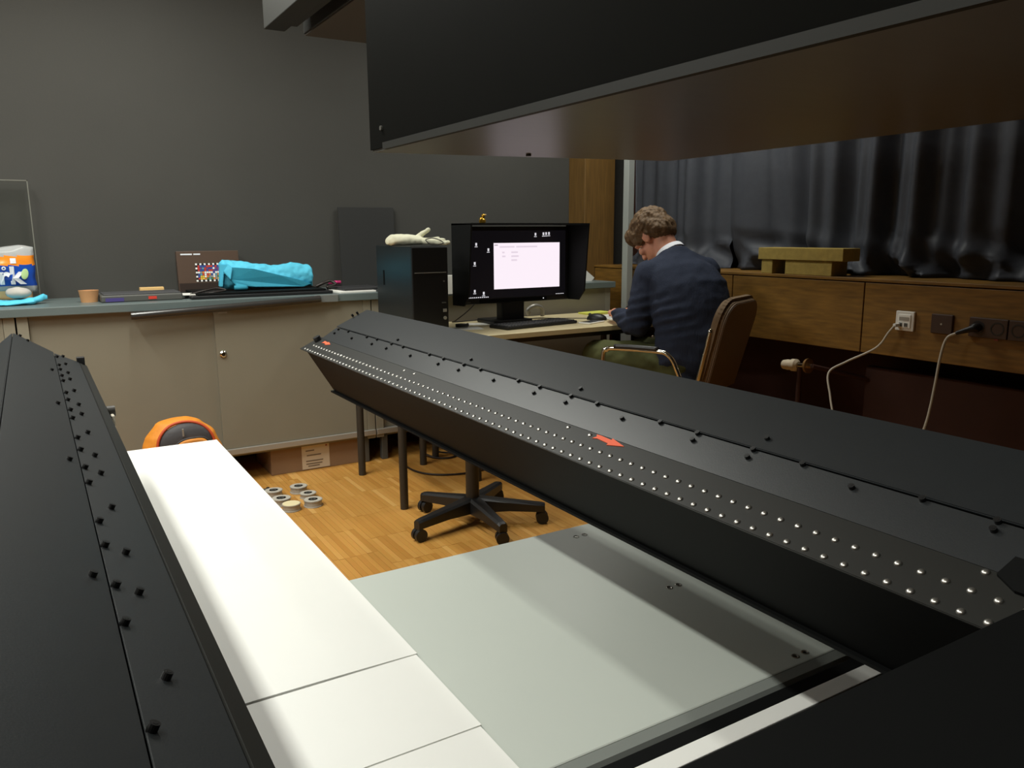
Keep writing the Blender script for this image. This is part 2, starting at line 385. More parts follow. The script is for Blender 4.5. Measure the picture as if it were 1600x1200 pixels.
# ------------------------------------------------------------------ scanner hood above
hd = thing('scanner_hood', 'big black box hood hanging over the scanner with pale underside', 'hood', (1.4, .9, 1.43))
sec = [(.862, 1.434), (1.985, 1.455), (1.985, 1.95), (.862, 1.95)]
obj('casing', prism_y(B(), sec, -1.2, 2.2), M_hood, hd)
obj('underside', prism_y(B(), [(.868, 1.428), (1.98, 1.449), (1.98, 1.4552), (.868, 1.4342)], -1.19, 2.195), M_hoodu, hd)
obj('edge_trim', prism_y(B(), [(.858, 1.428), (.872, 1.428), (.872, 1.434), (.862, 1.434), (.862, 1.446), (.858, 1.446)], -1.2, 2.1), mat('hood trim', lin(38, 38, 35), .6, spec=.2), hd)
obj('screw', cyl(B(), (.862, 2.11, 1.485), (.857, 2.11, 1.485), .006), M_stud, hd, True, 40)
obj('bolt', cyl(B(), (1.33, 2.1, 1.437), (1.33, 2.1, 1.43), .008), M_leg, hd, True, 40)
for (x, y) in ((1.1, 1.9), (1.9, 1.9), (1.1, -.9), (1.9, -.9)): obj('hanger', cyl(B(), (x, y, 1.95), (x, y, 2.8), .02), M_blk, hd, True, 40)

# ------------------------------------------------------------------ light bars
A, C, Sm, T = (.721, .836), (.787, .868), (.84, .90), (.95, .95)
def lerp(p, q, t): return (p[0] + (q[0] - p[0]) * t, p[1] + (q[1] - p[1]) * t)
bm = cyl(B(), (0, 0, -.004), (0, 0, .005), .0039, seg=14)
cyl(bm, (0, 0, .005), (0, 0, .0052), .0022, .0022, 6)
me_sc = bpy.data.meshes.new('screw'); bm.to_mesh(me_sc); bm.free(); me_sc.materials.append(M_screw)
bm = B(); ell(bm, (0, 0, 0), (.0044, .0044, .0026), seg=12, ring=8); me_st = bpy.data.meshes.new('stud'); bm.to_mesh(me_st); bm.free(); me_st.materials.append(M_stud)
for p in me_st.polygons: p.use_smooth = True

rb = thing('light_bar', 'long black light bar with rows of silver studs in front of the man', 'light bar', (.86, 1.15, 0))
obj('housing', prism_y(B(), [(.735, .833), (.787, .858), (.84, .893), (.95, .943), (.955, .93), (.94, .70), (.83, .688), (.822, .69)], -.25, 2.5), M_blk, rb)
obj('lip', prism_y(B(), [(.812, .687), (.84, .687), (.84, .692), (.812, .692)], -.25, 2.51), M_blk, rb)
obj('top_cover', slab_y(B(), lerp(Sm, T, .012), T, -.0 + .004, -.25, 2.505, .0012), M_bar, rb)
obj('middle_cover', slab_y(B(), lerp(C, Sm, -.05), lerp(C, Sm, .975), .004, -.25, 2.49, .0012), M_bar, rb)
obj('stud_plate', slab_y(B(), A, lerp(A, C, 1.06), .003, -.25, 2.52, .0008), M_bar2, rb)
th = math.atan2(Sm[1] - C[1], Sm[0] - C[0])
Rs = [(2.453, .85), (2.444, .53), (2.367, .9), (2.288, .55), (2.208, .9), (2.131, .93), (2.127, .58), (2.026, 1.3), (2.023, .92), (2.02, .59), (1.946, .94), (1.86, .6), (1.782, .94), (1.702, .94), (1.699, .62), (1.601, 1.34), (1.597, .94), (1.594, .63), (1.517, .94), (1.435, .66), (1.357, .94), (1.277, .94), (1.275, .65), (1.173, 1.38), (1.171, .94), (1.168, .66), (1.091, .94), (1.006, .7), (.926, .94), (.843, .94), (.84, .7), (.735, 1.44), (.735, .94), (.733, .69), (.652, .94), (.571, .73), (.489, .94), (.407, .94), (.405, .74), (.325, .94), (.30, 1.44), (.30, .7)]
def up(p, q, d):
    v = Vector((q[0] - p[0], q[1] - p[1])).normalized(); n = Vector((-v.y, v.x)); n = n if n.y > 0 else -n
    return n * d
n = up(C, Sm, .004)
for y, s in Rs:
    p = lerp(C, Sm, s) if s < 1.1 else lerp(Sm, T, (s - 1) * .48)
    inst('screw', me_sc, rb, (p[0] + n.x, y, p[1] + n.y), (0, -th, 0))
for (x, z, y) in ((.912, .938, 2.5), (.895, .931, 2.5)): inst('screw', me_sc, rb, (x, y, z + .006), (0, -th, 0))
thp = math.atan2(C[1] - A[1], C[0] - A[0]); n = up(A, C, .003)
for row, s0, s1, ys in ((0, .1, .12, 2.482), (1, .44, .52, 2.462)):
    for k in range(92):
        y = ys - k * .02565; p = lerp(A, C, s0 + (s1 - s0) * k / 92)
        inst('stud', me_st, rb, (p[0] + n.x, y, p[1] + n.y), (0, -thp, 0))
for y, s in ((1.803, .82), (1.744, .83), (1.098, .86), (1.035, .86), (.386, .9)):
    p = lerp(A, C, s); inst('stud', me_st, rb, (p[0] + n.x, y, p[1] + n.y), (0, -thp, 0))
def on_plate(s, y, h=.0): p = lerp(A, C, s); v = up(A, C, .003 + h); return (p[0] + v.x, y, p[1] + v.y)
def arrow(y0, y1, s, w):
    d = (y1 - y0); L = [(0, -.45), (.14, -.2), (.55, -.4), (.55, -.75), (1, .05), (.5, .75), (.52, .4), (.12, .55), (.0, .5), (.06, .1)]
    bm = B(); prism(bm, [on_plate(s + w * b, y0 + d * a) for a, b in L], Vector(on_plate(s, 0, .0012)) - Vector(on_plate(s, 0)))
    return bm
o = obj('arrow_sticker', arrow(1.022, .945, .86, .16), M_orange, rb); o['label'] = 'orange tape arrow at the middle of the bar'
o = obj('arrow_sticker', arrow(2.44, 2.37, .8, .16), M_orange, rb); o['label'] = 'orange tape arrow at the far end of the bar'
obj('thumb_screw', cyl(B(), on_plate(.8, 2.49), on_plate(.8, 2.49, .014), .012), M_blk2, rb, True, 40)
obj('bolt_plate', prism(B(), [on_plate(.9, .375), on_plate(1.3, .372), on_plate(1.3, .27), on_plate(.72, .27), on_plate(.72, .352)], Vector(on_plate(0, 0, .004)) - Vector(on_plate(0, 0))), M_blk, rb)
obj('bolt', cyl(B(), on_plate(.98, .338, .003), on_plate(.98, .338, .012), .012), M_dgrey, rb, True, 40)
for yy_ in (-.15,): obj('stand', box(B(), .86, .98, yy_ - .06, yy_ + .06, 0, .71, .004), M_blk, rb)
obj('foot', box(B(), .8, 1.04, -.35, .05, 0, .02, .004), M_blk, rb)

# left bar
Rg, Sl, El, Tl = (-.0575, .9425), (.032, .882), (.0905, .851), (.108, .838)
lb = thing('light_bar', 'black light bar in the left foreground seen from above its back', 'light bar', (-.02, 1.15, 0))
obj('housing', prism_y(B(), [(-.0575, .937), (.032, .877), (.0895, .846), (.105, .836), (.07, .70), (.05, .69), (-.14, .69), (-.15, .86)], -.6, 2.5), M_blk, lb)
obj('back_cover', slab_y(B(), (-.15, .865), Rg, .003, -.6, 2.505, .001), M_bar, lb)
obj('top_cover', slab_y(B(), Rg, lerp(Rg, Sl, .985), .003, -.6, 2.505, .001), M_bar, lb)
obj('middle_cover', slab_y(B(), lerp(Sl, El, .01), El, .0022, -.6, 2.495, .0008), M_bar, lb)
obj('front_plate', slab_y(B(), lerp(El, Tl, .05), Tl, .003, -.6, 2.5, .0008), M_bar2, lb)
thl = math.atan2(El[1] - Sl[1], El[0] - Sl[0]); n = up(Sl, El, .003)
Ls = [(2.415, .06), (2.475, .32), (2.254, .06), (2.323, .33), (2.177, .06), (2.099, -.25), (2.165, .32), (2.076, .06), (2.0, .06), (2.064, .32), (1.84, .06), (1.906, .34), (1.756, .06), (1.662, -.26), (1.741, .35), (1.65, .06), (1.643, .35), (1.571, .06), (1.48, .36), (1.409, .06), (1.325, .06), (1.315, .36), (1.227, -.24), (1.216, .06), (1.209, .37), (1.135, .06), (1.043, .37), (.969, .07), (.886, .06), (.879, .37), (.781, -.23), (.774, .07), (.769, .38), (.689, .06), (.601, .39), (.521, .07), (2.47, -1.0), (2.5, -1.28)]
for y, s in Ls:
    p = lerp(Sl, El, s) if s >= 0 else lerp(Sl, Rg, -s * .66)
    inst('screw', me_sc, lb, (p[0] + n.x, y, p[1] + n.y), (0, -thl, 0))
obj('thumb_screw', box(B(), .085, .105, 2.485, 2.505, .845, .868, .002), M_blk2, lb)
bm = cyl(B(), (.112, 1.9, .823), (.128, 1.9, .823), .012); obj('clamp_knob', bm, M_leg, lb, True, 40)
obj('clamp_lever', box(B(), .117, .124, 1.86, 1.885, .795, .82, .002), M_cable, lb)
obj('stand', box(B(), -.12, .0, -.5, -.38, 0, .71, .004), M_blk, lb); obj('stand', box(B(), -.14, -.04, 2.0, 2.1, 0, .71, .004), M_blk, lb)

# ------------------------------------------------------------------ scanner table, boards
tb = thing('scanner_table', 'pale grey lacquered scanner table between the two light bars', 'table', (.7, 1.13, 0))
obj('top', box(B(), .06, 1.35, .777, 1.481, .472, .5, .003), M_table, tb)
bm = B(); prism(bm, [(.06, .777, .4985), (.06, .763, .492), (.06, .757, .482), (.06, .757, .474), (.06, .777, .472)], (1.29, 0, 0)); obj('front_edge', bm, M_tshade, tb, False)
bm = B(); lathe(bm, (0, 0, 0), [(.0068, -.002), (.0068, .0004), (.0054, .0008), (.0052, -.0005), (.003, -.0008)], 14); me_ts = bpy.data.meshes.new('table_screw'); bm.to_mesh(me_ts); bm.free(); me_ts.materials.append(M_stud)
for y in (1.424, 1.105, .797):
    for dx in (0, .024): inst('screw', me_ts, tb, (1.032 + dx, y, .5008))
obj('subframe', box(B(), .12, 1.3, .83, 1.42, .40, .472), M_dgrey, tb)
for (x, y) in ((.2, .9), (1.2, .9), (.2, 1.35), (1.2, 1.35)): obj('leg', box(B(), x - .03, x + .03, y - .03, y + .03, 0, .40, .003), M_blk, tb)
for k, (y0, y1, lab) in enumerate(((1.1285, 2.79, 'longest white board reaching far past the grey table'), (.9, 1.1255, 'short white board between two seams beside the grey table'), (.25, .897, 'nearest white board at the bottom edge beside the grey table'))):
    bm = B(); nn = 24; x0, x1 = -.02, .491 - k * .003
    # boards bow up very slightly at their joints
    rows = []
    for i in range(nn + 1):
        x = x0 + (x1 - x0) * i / nn; h = .0025 * math.sin(math.pi * i / nn) if k == 0 else .0
        rows.append((x, h))
    for zz in (0, 1):
        pass
    V = [[bm.verts.new((x, y, .5015 + h * (1 if y == y0 else .2) + dz)) for x, h in rows] for y, dz in ((y0, 0), (y1, 0), (y1, .006), (y0, .006))]
    for a in range(4):
        b = (a + 1) % 4
        for i in range(nn): bm.faces.new((V[a][i], V[a][i + 1], V[b][i + 1], V[b][i]))
    bm.faces.new([V[a][0] for a in range(4)]); bm.faces.new([V[a][nn] for a in range(4)][::-1])
    tag(obj('white_board', bm, M_white), lab, 'board', 'white boards beside the grey table')
t = thing('board_support', 'dark steel rail carrying the white boards beside the left bar', 'rail', (.2, 1.7, 0))
obj('rail', box(B(), .02, .10, 1.5, 2.7, .45, .5, .002), M_blk, t)
for y in (1.6, 2.6): obj('post', box(B(), .03, .09, y - .03, y + .03, 0, .45, .002), M_blk, t)
for k, y in enumerate((.7,)):
    tag(obj('white_strip', box(B(), .45, 1.136, .69, .7205, .494, .5, .001), M_white), 'narrow white strip in front of the table edge', 'strip')
t = thing('base_frame', 'black steel base frame under the front edge of the grey table', 'frame', (.8, .6, 0))
obj('beam', box(B(), .04, 1.5, .3, .752, .40, .4935, .002), M_blk, t)
for x in (.15, 1.4): obj('leg', box(B(), x - .04, x + .04, .4, .5, 0, .40, .002), M_blk, t)
t = thing('front_cover', 'black cover panel filling the lower right corner', 'panel', (.9, -.1, 0))
obj('panel', prism(B(), [(.16, .2115, .985), (1.5, .2065, .985), (1.5, -.55, .985), (.16, -.55, .985)], (0, 0, -.018)), M_blk, t)
for x in (.3, 1.42): obj('leg', box(B(), x - .03, x + .03, -.5, -.44, 0, .967, .003), M_blk, t)

# ------------------------------------------------------------------ cabinets and worktop
def cabinet(x0, x1, label, seam, lock, front):
    t = thing('sliding_door_cabinet', label, 'cabinet', ((x0 + x1) / 2, 4.15, 0), 'cabinets along the back wall')
    yf = 3.9
    bm = B(); box(bm, x0, x1, 4.38, 4.4, .13, .868); box(bm, x0, x1, yf + .02, 4.38, .13, .15); box(bm, x0, x1, yf + .02, 4.38, .85, .868)
    obj('body', bm, M_cab, t)
    for a, b in ((x0, x0 + .042), (x1 - .042, x1)): obj('side_panel', box(B(), a, b, yf - .012, 4.38, .13, .868, .002), M_cabf, t)
    obj('bottom_rail', box(B(), x0, x1, yf - .022, yf + .02, .148, .178, .003), M_rail, t)
    a0, a1 = x0 + .043, x1 - .043
    obj('door', box(B(), a0, seam + .03, yf + .008, yf + .024, .179, .866, .001), M_cab, t)
    d = obj('door', box(B(), seam, a1, yf - .012, yf + .004, .179, .866, .001), M_cab, t)
    bm = B(); lathe(bm, (seam + .028, yf - .012, .646), [(.016, 0), (.016, .006), (.012, .009), (.009, .012), (0, .012)], 20, (0, -1, 0)); obj('lock', bm, M_chrome, d, True, 30)
    obj('name_plate', box(B(), seam + .02, seam + .06, yf - .0135, yf - .0118, .838, .845), M_rail, d)
    for x in (x0 + .05, x1 - .05):
        for y in (3.92, 4.34): obj('foot', box(B(), x - .017, x + .017, y - .017, y + .017, 0, .148, .003), M_dgrey, t)
    return t
cabinet(-.072, 1.492, 'beige sliding door cabinet with round lock behind the orange backpack', .715, 1, 1)
cabinet(1.498, 3.06, 'beige cabinet standing behind the desk and monitor', 2.3, 1, 1)
cabinet(-1.642, -.078, 'beige cabinet cut off by the left picture edge', -.85, 1, 1)
tag(obj('worktop', box(B(), -1.7, 3.085, 3.868, 4.42, .868, .905, .003), M_top), 'long grey green worktop lying across the cabinets', 'worktop')

ZT = .905
# ------------------------------------------------------------------ things on the worktop
t = thing('acrylic_sheet', 'clear acrylic sheet with pale edges leaning on the grey wall', 'sheet', (-.25, 4.36, ZT))
obj('pane', box(B(), -.55, .027, 4.352, 4.357, .912, 1.452), M_glass, t)
obj('edge', box(B(), -.55, .031, 4.35, 4.359, 1.45, 1.454), M_gedge, t); obj('edge', box(B(), .027, .031, 4.35, 4.359, .905, 1.454), M_gedge, t); obj('edge', box(B(), -.55, .031, 4.348, 4.361, .905, .912), M_gedge, t)

# snack bag, roll and carrier bag
t = thing('snack_bag', 'blue and orange printed plastic bag at the left end of the worktop', 'bag', (-.16, 4.2, ZT))
def pillow(bm, x0, x1, y, z0, z1, d, seed, pinch=.0, n=28):
    f = []; bk = []
    for j in range(n + 1):
        v = j / n; rf = []; rbk = []
        for i in range(n + 1):
            u = i / n; e = (max(0, math.sin(math.pi * u)) ** .55) * (max(0, math.sin(math.pi * v)) ** .5)
            wob = .014 * noise.noise(Vector((u * 4, v * 5, seed)))
            k = 1 - pinch * abs(v - .5) * 2 * abs(u - .5) * 2
            x = (x0 + x1) / 2 + (x1 - x0) * (u - .5) * k + wob * .6; z = z0 + (z1 - z0) * v + (.025 * v) * noise.noise(Vector((u * 4, v * 4, seed + 3)))
            rf.append(bm.verts.new((x, y - d * e + wob * e, z))); rbk.append(bm.verts.new((x, y + d * e * .8 + .001, z)))
        f.append(rf); bk.append(rbk)
    for R, fl_ in ((f, 1), (bk, 0)):
        for a, b in zip(R, R[1:]):
            for i in range(n): bm.faces.new((a[i], a[i + 1], b[i + 1], b[i]) if fl_ else (a[i], b[i], b[i + 1], a[i + 1]))
    bmesh.ops.remove_doubles(bm, verts=bm.verts, dist=.0012)
    return bm
bm = pillow(B(), -.34, .02, 4.2, .955, 1.15, .055, 2.2)
me_b = bm
M_bagb = mat('printed blue film', lin(30, 74, 168), .25); M_bago = mat('printed orange film', lin(238, 140, 40), .25)
o = obj('wrapper', bm, [M_film, M_bagb, M_bago], t, True)
for p in o.data.polygons:
    z = p.center.z + ZT
    p.material_index = 1 if .985 < z < 1.075 else (2 if 1.075 <= z < 1.115 else 0)
M_letter = mat('white print', lin(222, 226, 232), .4); M_leaf = mat('pale green print', lin(170, 200, 140), .4)
def bag_y(x, z):
    u = min(1, max(0, (x + .34) / .36)); v = min(1, max(0, (z - .955) / .195))
    e = (max(0, math.sin(math.pi * u)) ** .55) * (max(0, math.sin(math.pi * v)) ** .5)
    return 4.2 - .055 * e + .014 * noise.noise(Vector((u * 4, v * 5, 2.2))) * e - .003
def wrap(o):
    o.data.transform(o.matrix_basis); o.matrix_basis = Matrix()
    for v in o.data.vertices: w = v.co + wpos(t); v.co.y = bag_y(w.x, w.z) - .0015 - wpos(t).y + (w.y - 4.138) * .3
wrap(text('lettering', 'rk', .105, M_letter, t, (-.122, 4.138, .995), (math.radians(90), 0, 0), .001, .004))
wrap(text('lettering', 'o', .03, M_letter, t, (-.107, 4.138, 1.056), (math.radians(90), 0, 0), .001, .001))
bm = B(); ell(bm, (-.022, 4.138, 1.035), (.014, .004, .024), RY(12)); wrap(obj('leaf_print', bm, M_leaf, t, True))
wrap(obj('print_panel', box(B(), -.072, -.05, 4.137, 4.139, 1.083, 1.106), M_letter, t))
obj('filling', pillow(B(), -.32, .0, 4.21, .915, 1.10, .035, 5.), mat('bread', lin(200, 160, 110), .8), t, True)
t = thing('wrapped_roll', 'bread roll in clear film lying on the turquoise bag', 'food', (-.075, 4.12, .916))
bm = B(); ell(bm, (-.055, 4.1, .956), (.042, .033, .022)); obj('roll', bm, mat('crust', lin(205, 170, 125), .7, var=.1, vscale=20), t, True)
bm = B(); ell(bm, (-.055, 4.1, .957), (.05, .04, .025)); o = obj('film', bm, M_film, t, True)
for v in o.data.vertices: v.co += v.co.normalized() * .006 * noise.noise(v.co * 40)
bm = B(); 
bm = blob('carrier_bag', loft(B(), [((-.36, 4.14, .912), (0, .001, 0), (0, 0, .001)), ((-.3, 4.13, .914), (0, .07, 0), (0, 0, .008)), ((-.1, 4.1, .915), (0, .08, .004), (0, 0, .01)), ((0, 4.09, .92), (0, .05, 0), (0, 0, .014)), ((.035, 4.12, .932), (0, .02, .012), (.006, 0, .012)), ((.055, 4.14, .93), (0, .008, .01), (.004, 0, .006))]), M_turq, None, .004, 3, lambda c: .005 * noise.noise(c * 30))
tag(bm, 'flat turquoise bag under the snack bag at the left end', 'bag')
for v in bm.data.vertices: v.co.z = max(v.co.z, .9055)

t = thing('clay_cup', 'small tan tapered cup standing on the worktop', 'cup', (.217, 4.08, ZT))
bm = lathe(B(), (.217, 4.08, ZT), [(.034, 0), (.041, .05), (.042, .053), (.038, .053), (.034, .012), (0, .01)], 28); obj('cup', bm, M_tan, t, True, 35)
t = thing('flat_device', 'flat dark grey case with purple and red stickers', 'device', (.43, 4.05, ZT))
obj('case', box(B(), .258, .60, 3.975, 4.2, ZT, .936, .006, 3), M_dgrey, t)
obj('lid', box(B(), .27, .595, 4.0, 4.19, .936, .941, .002), mat('grey lid', lin(70, 70, 72), .5), t)
obj('sticker', box(B(), .275, .35, 3.9735, 3.976, .909, .925), mat('purple sticker', lin(70, 60, 120), .5), t)
obj('sticker', box(B(), .452, .487, 3.9735, 3.976, .914, .927), mat('red sticker', lin(205, 60, 45), .5), t)
tag(obj('wood_block', box(B(), .447, .555, 4.23, 4.27, ZT, .952, .002), M_lwood), 'small pale wooden block behind the flat grey case', 'block')

# colour chart box
t = thing('colour_chart_box', 'dark box printed with a grid of colour patches leaning on the wall', 'box', (.79, 4.37, ZT))
rt = RX(-6); pv = (.79, 4.33, ZT)
obj('box', box(B(), .64, .945, 4.325, 4.36, ZT + .002, 1.122, .002, 2, rt, pv), mat('brown black print', lin(84, 66, 54), .4), t)
obj('lower_band', box(B(), .642, .943, 4.3235, 4.326, ZT + .005, .96, 0, 2, rt, pv), mat('dark print', lin(48, 36, 30), .4), t)
for x0, x1 in ((.66, .715), (.722, .755)): obj('title_print', box(B(), x0, x1, 4.3235, 4.3255, 1.102, 1.109, 0, 2, rt, pv), M_letter, t)
cols = [lin(*c) for c in ((240, 240, 236), (30, 30, 32), (200, 60, 50), (225, 130, 50), (235, 200, 70), (80, 130, 70), (50, 80, 160), (120, 70, 130), (90, 160, 180), (150, 150, 148))]
PM = [mat('patch %d' % i, c, .5) for i, c in enumerate(cols)]
gx, gz, nx, nz = .726, .966, 13, 9
for gi in range(nx):
    for gj in range(nz):
        edge = gi in (0, nx - 1) or gj in (0, nz - 1)
        k = (0 if (gi + gj) % 2 == 0 else 1) if edge else (0 if (gi % 4 == 0 or gj % 4 == 0) and random.random() < .7 else random.choice([2, 3, 4, 5, 6, 7, 8, 9, 3, 4] if gj < 5 else [2, 6, 7, 8, 2, 6]))
        obj('patch', box(B(), gx + gi * .0105, gx + gi * .0105 + .0088, 4.3233, 4.3255, gz + gj * .0105, gz + gj * .0105 + .0088, 0, 2, rt, pv), PM[k], t)

# turquoise fabric bag
t = thing('tote_bag', 'turquoise fabric bag folded on top of the black tray', 'bag', (1.0, 4.1, .935))
bm = B()
prof = [(.80, .012, .062, .004), (.815, .045, .075, .0), (.86, .055, .073, .0), (.95, .055, .066, 0), (1.05, .055, .058, .0), (1.12, .05, .062, 0), (1.2, .045, .062, 0), (1.25, .035, .058, 0), (1.262, .012, .05, 0)]
loft(bm, [((x, 4.12, .932 + hz + dz), (0, hy, 0), (0, 0, hz)) for x, hy, hz, dz in prof], 4 * 7)
for v in bm.verts:   # squarish folded section
    pass
o = blob('body', bm, M_turq, t, .005, 2, lambda c: .007 * noise.noise(c * 16) + .004 * noise.noise(c * 45))
for v in o.data.vertices: v.co.z = max(v.co.z, .001)
bm = B(); pts = [(.845, 4.055, 1.045), (.95, 4.05, 1.035), (1.08, 4.052, 1.0), (1.19, 4.06, .97), (1.245, 4.07, .95), (1.2, 4.06, .936), (1.1, 4.045, .94), (.95, 4.045, .945), (.86, 4.05, .955), (.835, 4.056, .985)]
prism(bm, pts, (0, .05, 0), .003); obj('front_flap', bm, M_turqd, t)
bm = B(); prism(bm, [(.795, 4.07, 1.06), (.83, 4.052, 1.062), (.848, 4.044, 1.04), (.835, 4.04, .985), (.808, 4.05, 1.02), (.802, 4.07, .95), (.79, 4.09, .95)], (0, .03, 0), .003); obj('side_flap', bm, mat('turquoise light', lin(80, 190, 222), .75), t)
bm = B(); tube(bm, [(.86, 4.05, .955), (.9, 4.03, .946), (.875, 4.02, .946), (.845, 4.025, .947)], .012, 10); obj('handle', bm, M_turqd, t, True)
t = thing('black_tray', 'flat black tray under the turquoise fabric bag', 'tray', (.98, 4.08, ZT))
obj('tray', box(B(), .63, 1.31, 3.93, 4.3, ZT, .921, .004), M_blk2, t)
obj('rim', box(B(), .66, 1.28, 3.95, 4.28, .921, .931, .003), M_blk, t)
tag(obj('paper_sheet', box(B(), .6, .69, 4.0, 4.1, ZT + .0165, .926, 0, 2, RZ(-8)), M_paper), 'small white paper slip at the left end of the black tray', 'paper')
t = tag(obj('black_cable', tube(B(), [(.64, 4.02, .925), (.7, 4.0, .94), (.76, 4.02, .948), (.8, 4.0, .94), (.74, 3.98, .932), (.7, 4.0, .93)], .004), M_cableb, None, True), 'short black cable curled left of the turquoise fabric bag', 'cable')
tag(obj('black_cable', tube(B(), [(1.262, 4.06, .935), (1.3, 4.05, .952), (1.34, 4.06, .96), (1.36, 4.04, .945), (1.31, 4.03, .93)], .008), M_cableb, None, True), 'black cable bundle right of the turquoise fabric bag', 'cable')
# rolled tube along the worktop front
t = thing('paper_tube', 'long glossy black roll fixed along the worktop front edge', 'roll', (.75, 3.85, .87))
obj('roll', cyl(B(), (.36, 3.845, .852), (1.215, 3.85, .888), .0165, seg=20), mat('glossy black foil', lin(52, 50, 48), .22), t, True, 40)
obj('end_clip', box(B(), 1.19, 1.31, 3.852, 3.868, .868, .906, .003), mat('grey tape', lin(108, 112, 110), .5), t)
tag(obj('paper_stack', box(B(), 1.335, 1.53, 3.905, 4.1, ZT, .914, .001, 2, RZ(2)), M_paper), 'white paper stack beneath the thin black notebook', 'paper')
t = tag(obj('notebook', box(B(), 1.37, 1.58, 3.94, 4.14, .914, .929, .003, 2, RZ(2)), mat('black cover', lin(46, 46, 48), .5)), 'thin black notebook lying left of the computer tower', 'notebook')
t = thing('pink_marker', 'pink marker lying behind the thin black notebook', 'marker', (1.4, 4.2, ZT))
bm = cyl(B(), (1.375, 4.2, .945), (1.42, 4.19, .945), .009); obj('barrel', bm, mat('pink plastic', lin(225, 60, 130), .4), t, True, 40)
obj('cap', cyl(B(), (1.42, 4.19, .945), (1.44, 4.186, .945), .0095), mat('dark pink plastic', lin(170, 40, 95), .4), t, True, 40)
obj('rest', box(B(), 1.37, 1.44, 4.17, 4.22, ZT, .936, .002), M_blk2, t)
tag(obj('black_card', box(B(), 1.515, 1.85, 4.375, 4.383, ZT, 1.352, .001, 2, RX(-3), (1.6, 4.38, ZT)), mat('black card', lin(42, 42, 41), .8)), 'tall black card leaning on the wall behind the computer tower', 'card')
t = tag(obj('paper_pile', prism(B(), [(2.80, 4.0, ZT), (3.0, 4.0, ZT), (3.02, 4.0, .925), (2.93, 4.0, .99), (2.82, 4.0, 1.01)], (0, .05, 0)), M_paper), 'white paper standing folded behind the monitor hood', 'paper')

# ------------------------------------------------------------------ desk
t = thing('desk', 'maple topped desk with black legs in front of the cabinets', 'desk', (2.1, 3.5, 0))
obj('top', box(B(), 1.74, 2.98, 3.212, 3.845, .706, .73, .002), M_desk, t)
obj('front_edge', box(B(), 1.74, 2.98, 3.205, 3.212, .706, .73, .001), M_deskedge, t)
obj('apron', box(B(), 1.78, 2.94, 3.25, 3.28, .678, .706, .002), M_leg, t)
for (x, y) in ((1.79, 3.30), (1.79, 3.78), (2.93, 3.26), (2.93, 3.78)):
    obj('leg', cyl(B(), (x, y, .706), (x, y, 0), .0185, seg=18), M_leg, t, True, 40)

t = thing('side_table', 'black legged side table under the computer tower', 'table', (1.5, 3.4, 0))
obj('top', box(B(), 1.275, 1.72, 3.085, 3.75, .706, .73, .002), M_desk, t)
for (x, y) in ((1.318, 3.118), (1.34, 3.70), (1.68, 3.13), (1.68, 3.70)): obj('leg', cyl(B(), (x, y, .706), (x, y, 0), .0185, seg=18), M_leg, t, True, 40)

# computer tower
t = thing('computer_tower', 'black computer tower on the left end of the desk', 'computer', (1.55, 3.48, .73))
obj('case', box(B(), 1.458, 1.632, 3.285, 3.70, .735, 1.147, .004), mat('tower black', lin(30, 34, 36), .35), t)
obj('front_panel', box(B(), 1.456, 1.634, 3.27, 3.286, .738, 1.143, .004), mat('tower front black', lin(22, 22, 22), .4), t)
obj('trim_line', box(B(), 1.468, 1.625, 3.268, 3.271, 1.026, 1.03), mat('grey trim', lin(120, 118, 112), .4), t)
obj('side_handle', box(B(), 1.4565, 1.459, 3.60, 3.615, .96, 1.03), M_blk, t)
obj('power_button', cyl(B(), (1.612, 3.272, .988), (1.612, 3.267, .988), .004), M_stud, t, True, 40)
obj('port', box(B(), 1.606, 1.622, 3.266, 3.271, .848, .862), M_rail, t); obj('port', cyl(B(), (1.614, 3.272, .82), (1.614, 3.266, .82), .008), M_rail, t, True, 40)
obj('port', box(B(), 1.6, 1.62, 3.267, 3.271, .888, .893), M_dgrey, t)
for x in (1.48, 1.61):
    for y in (3.32, 3.66): obj('foot', cyl(B(), (x, y, .735), (x, y, .73), .012), M_blk, t)

# white cotton glove
t = thing('cotton_glove', 'white cotton glove lying on top of the computer tower', 'glove', (1.55, 3.42, 1.147))
bm = B(); z0 = 1.147
loft(bm, [((1.43 + .012, 3.52, z0 + .018), (0, .018, 0), (0, 0, .014)), ((1.46, 3.51, z0 + .026), (.0, .04, 0), (0, 0, .025)), ((1.5, 3.49, z0 + .027), (.01, .046, 0), (0, 0, .027)), ((1.55, 3.46, z0 + .026), (.01, .046, 0), (0, 0, .024)), ((1.585, 3.43, z0 + .022), (.01, .04, 0), (0, 0, .018))])
for y, x1, y1, zz in ((3.46, 1.675, 3.45, .03), (3.435, 1.685, 3.41, .024), (3.41, 1.685, 3.365, .013), (3.395, 1.66, 3.335, .011)):
    cap(bm, (1.58, y, z0 + .02), .013, (x1, y1, z0 + zz), .0095)
cap(bm, (1.575, 3.47, z0 + .035), .014, (1.628, 3.455, z0 + .074), .0105)
o = blob('glove', bm, mat('white cotton', lin(228, 226, 200), .9, bump=.2, bscale=300), t, .004, 3, lambda c: .0025 * noise.noise(c * 50))
for v in o.data.vertices: v.co.z = max(v.co.z, .0005)
obj('elastic_loop', tube(B(), [(1.575, 3.375, z0 + .028), (1.6, 3.36, z0 + .034), (1.63, 3.345, z0 + .026), (1.645, 3.335, z0 + .012), (1.615, 3.335, z0 + .004), (1.585, 3.355, z0 + .008), (1.573, 3.373, z0 + .026)], .0022), M_cableb, t, True)

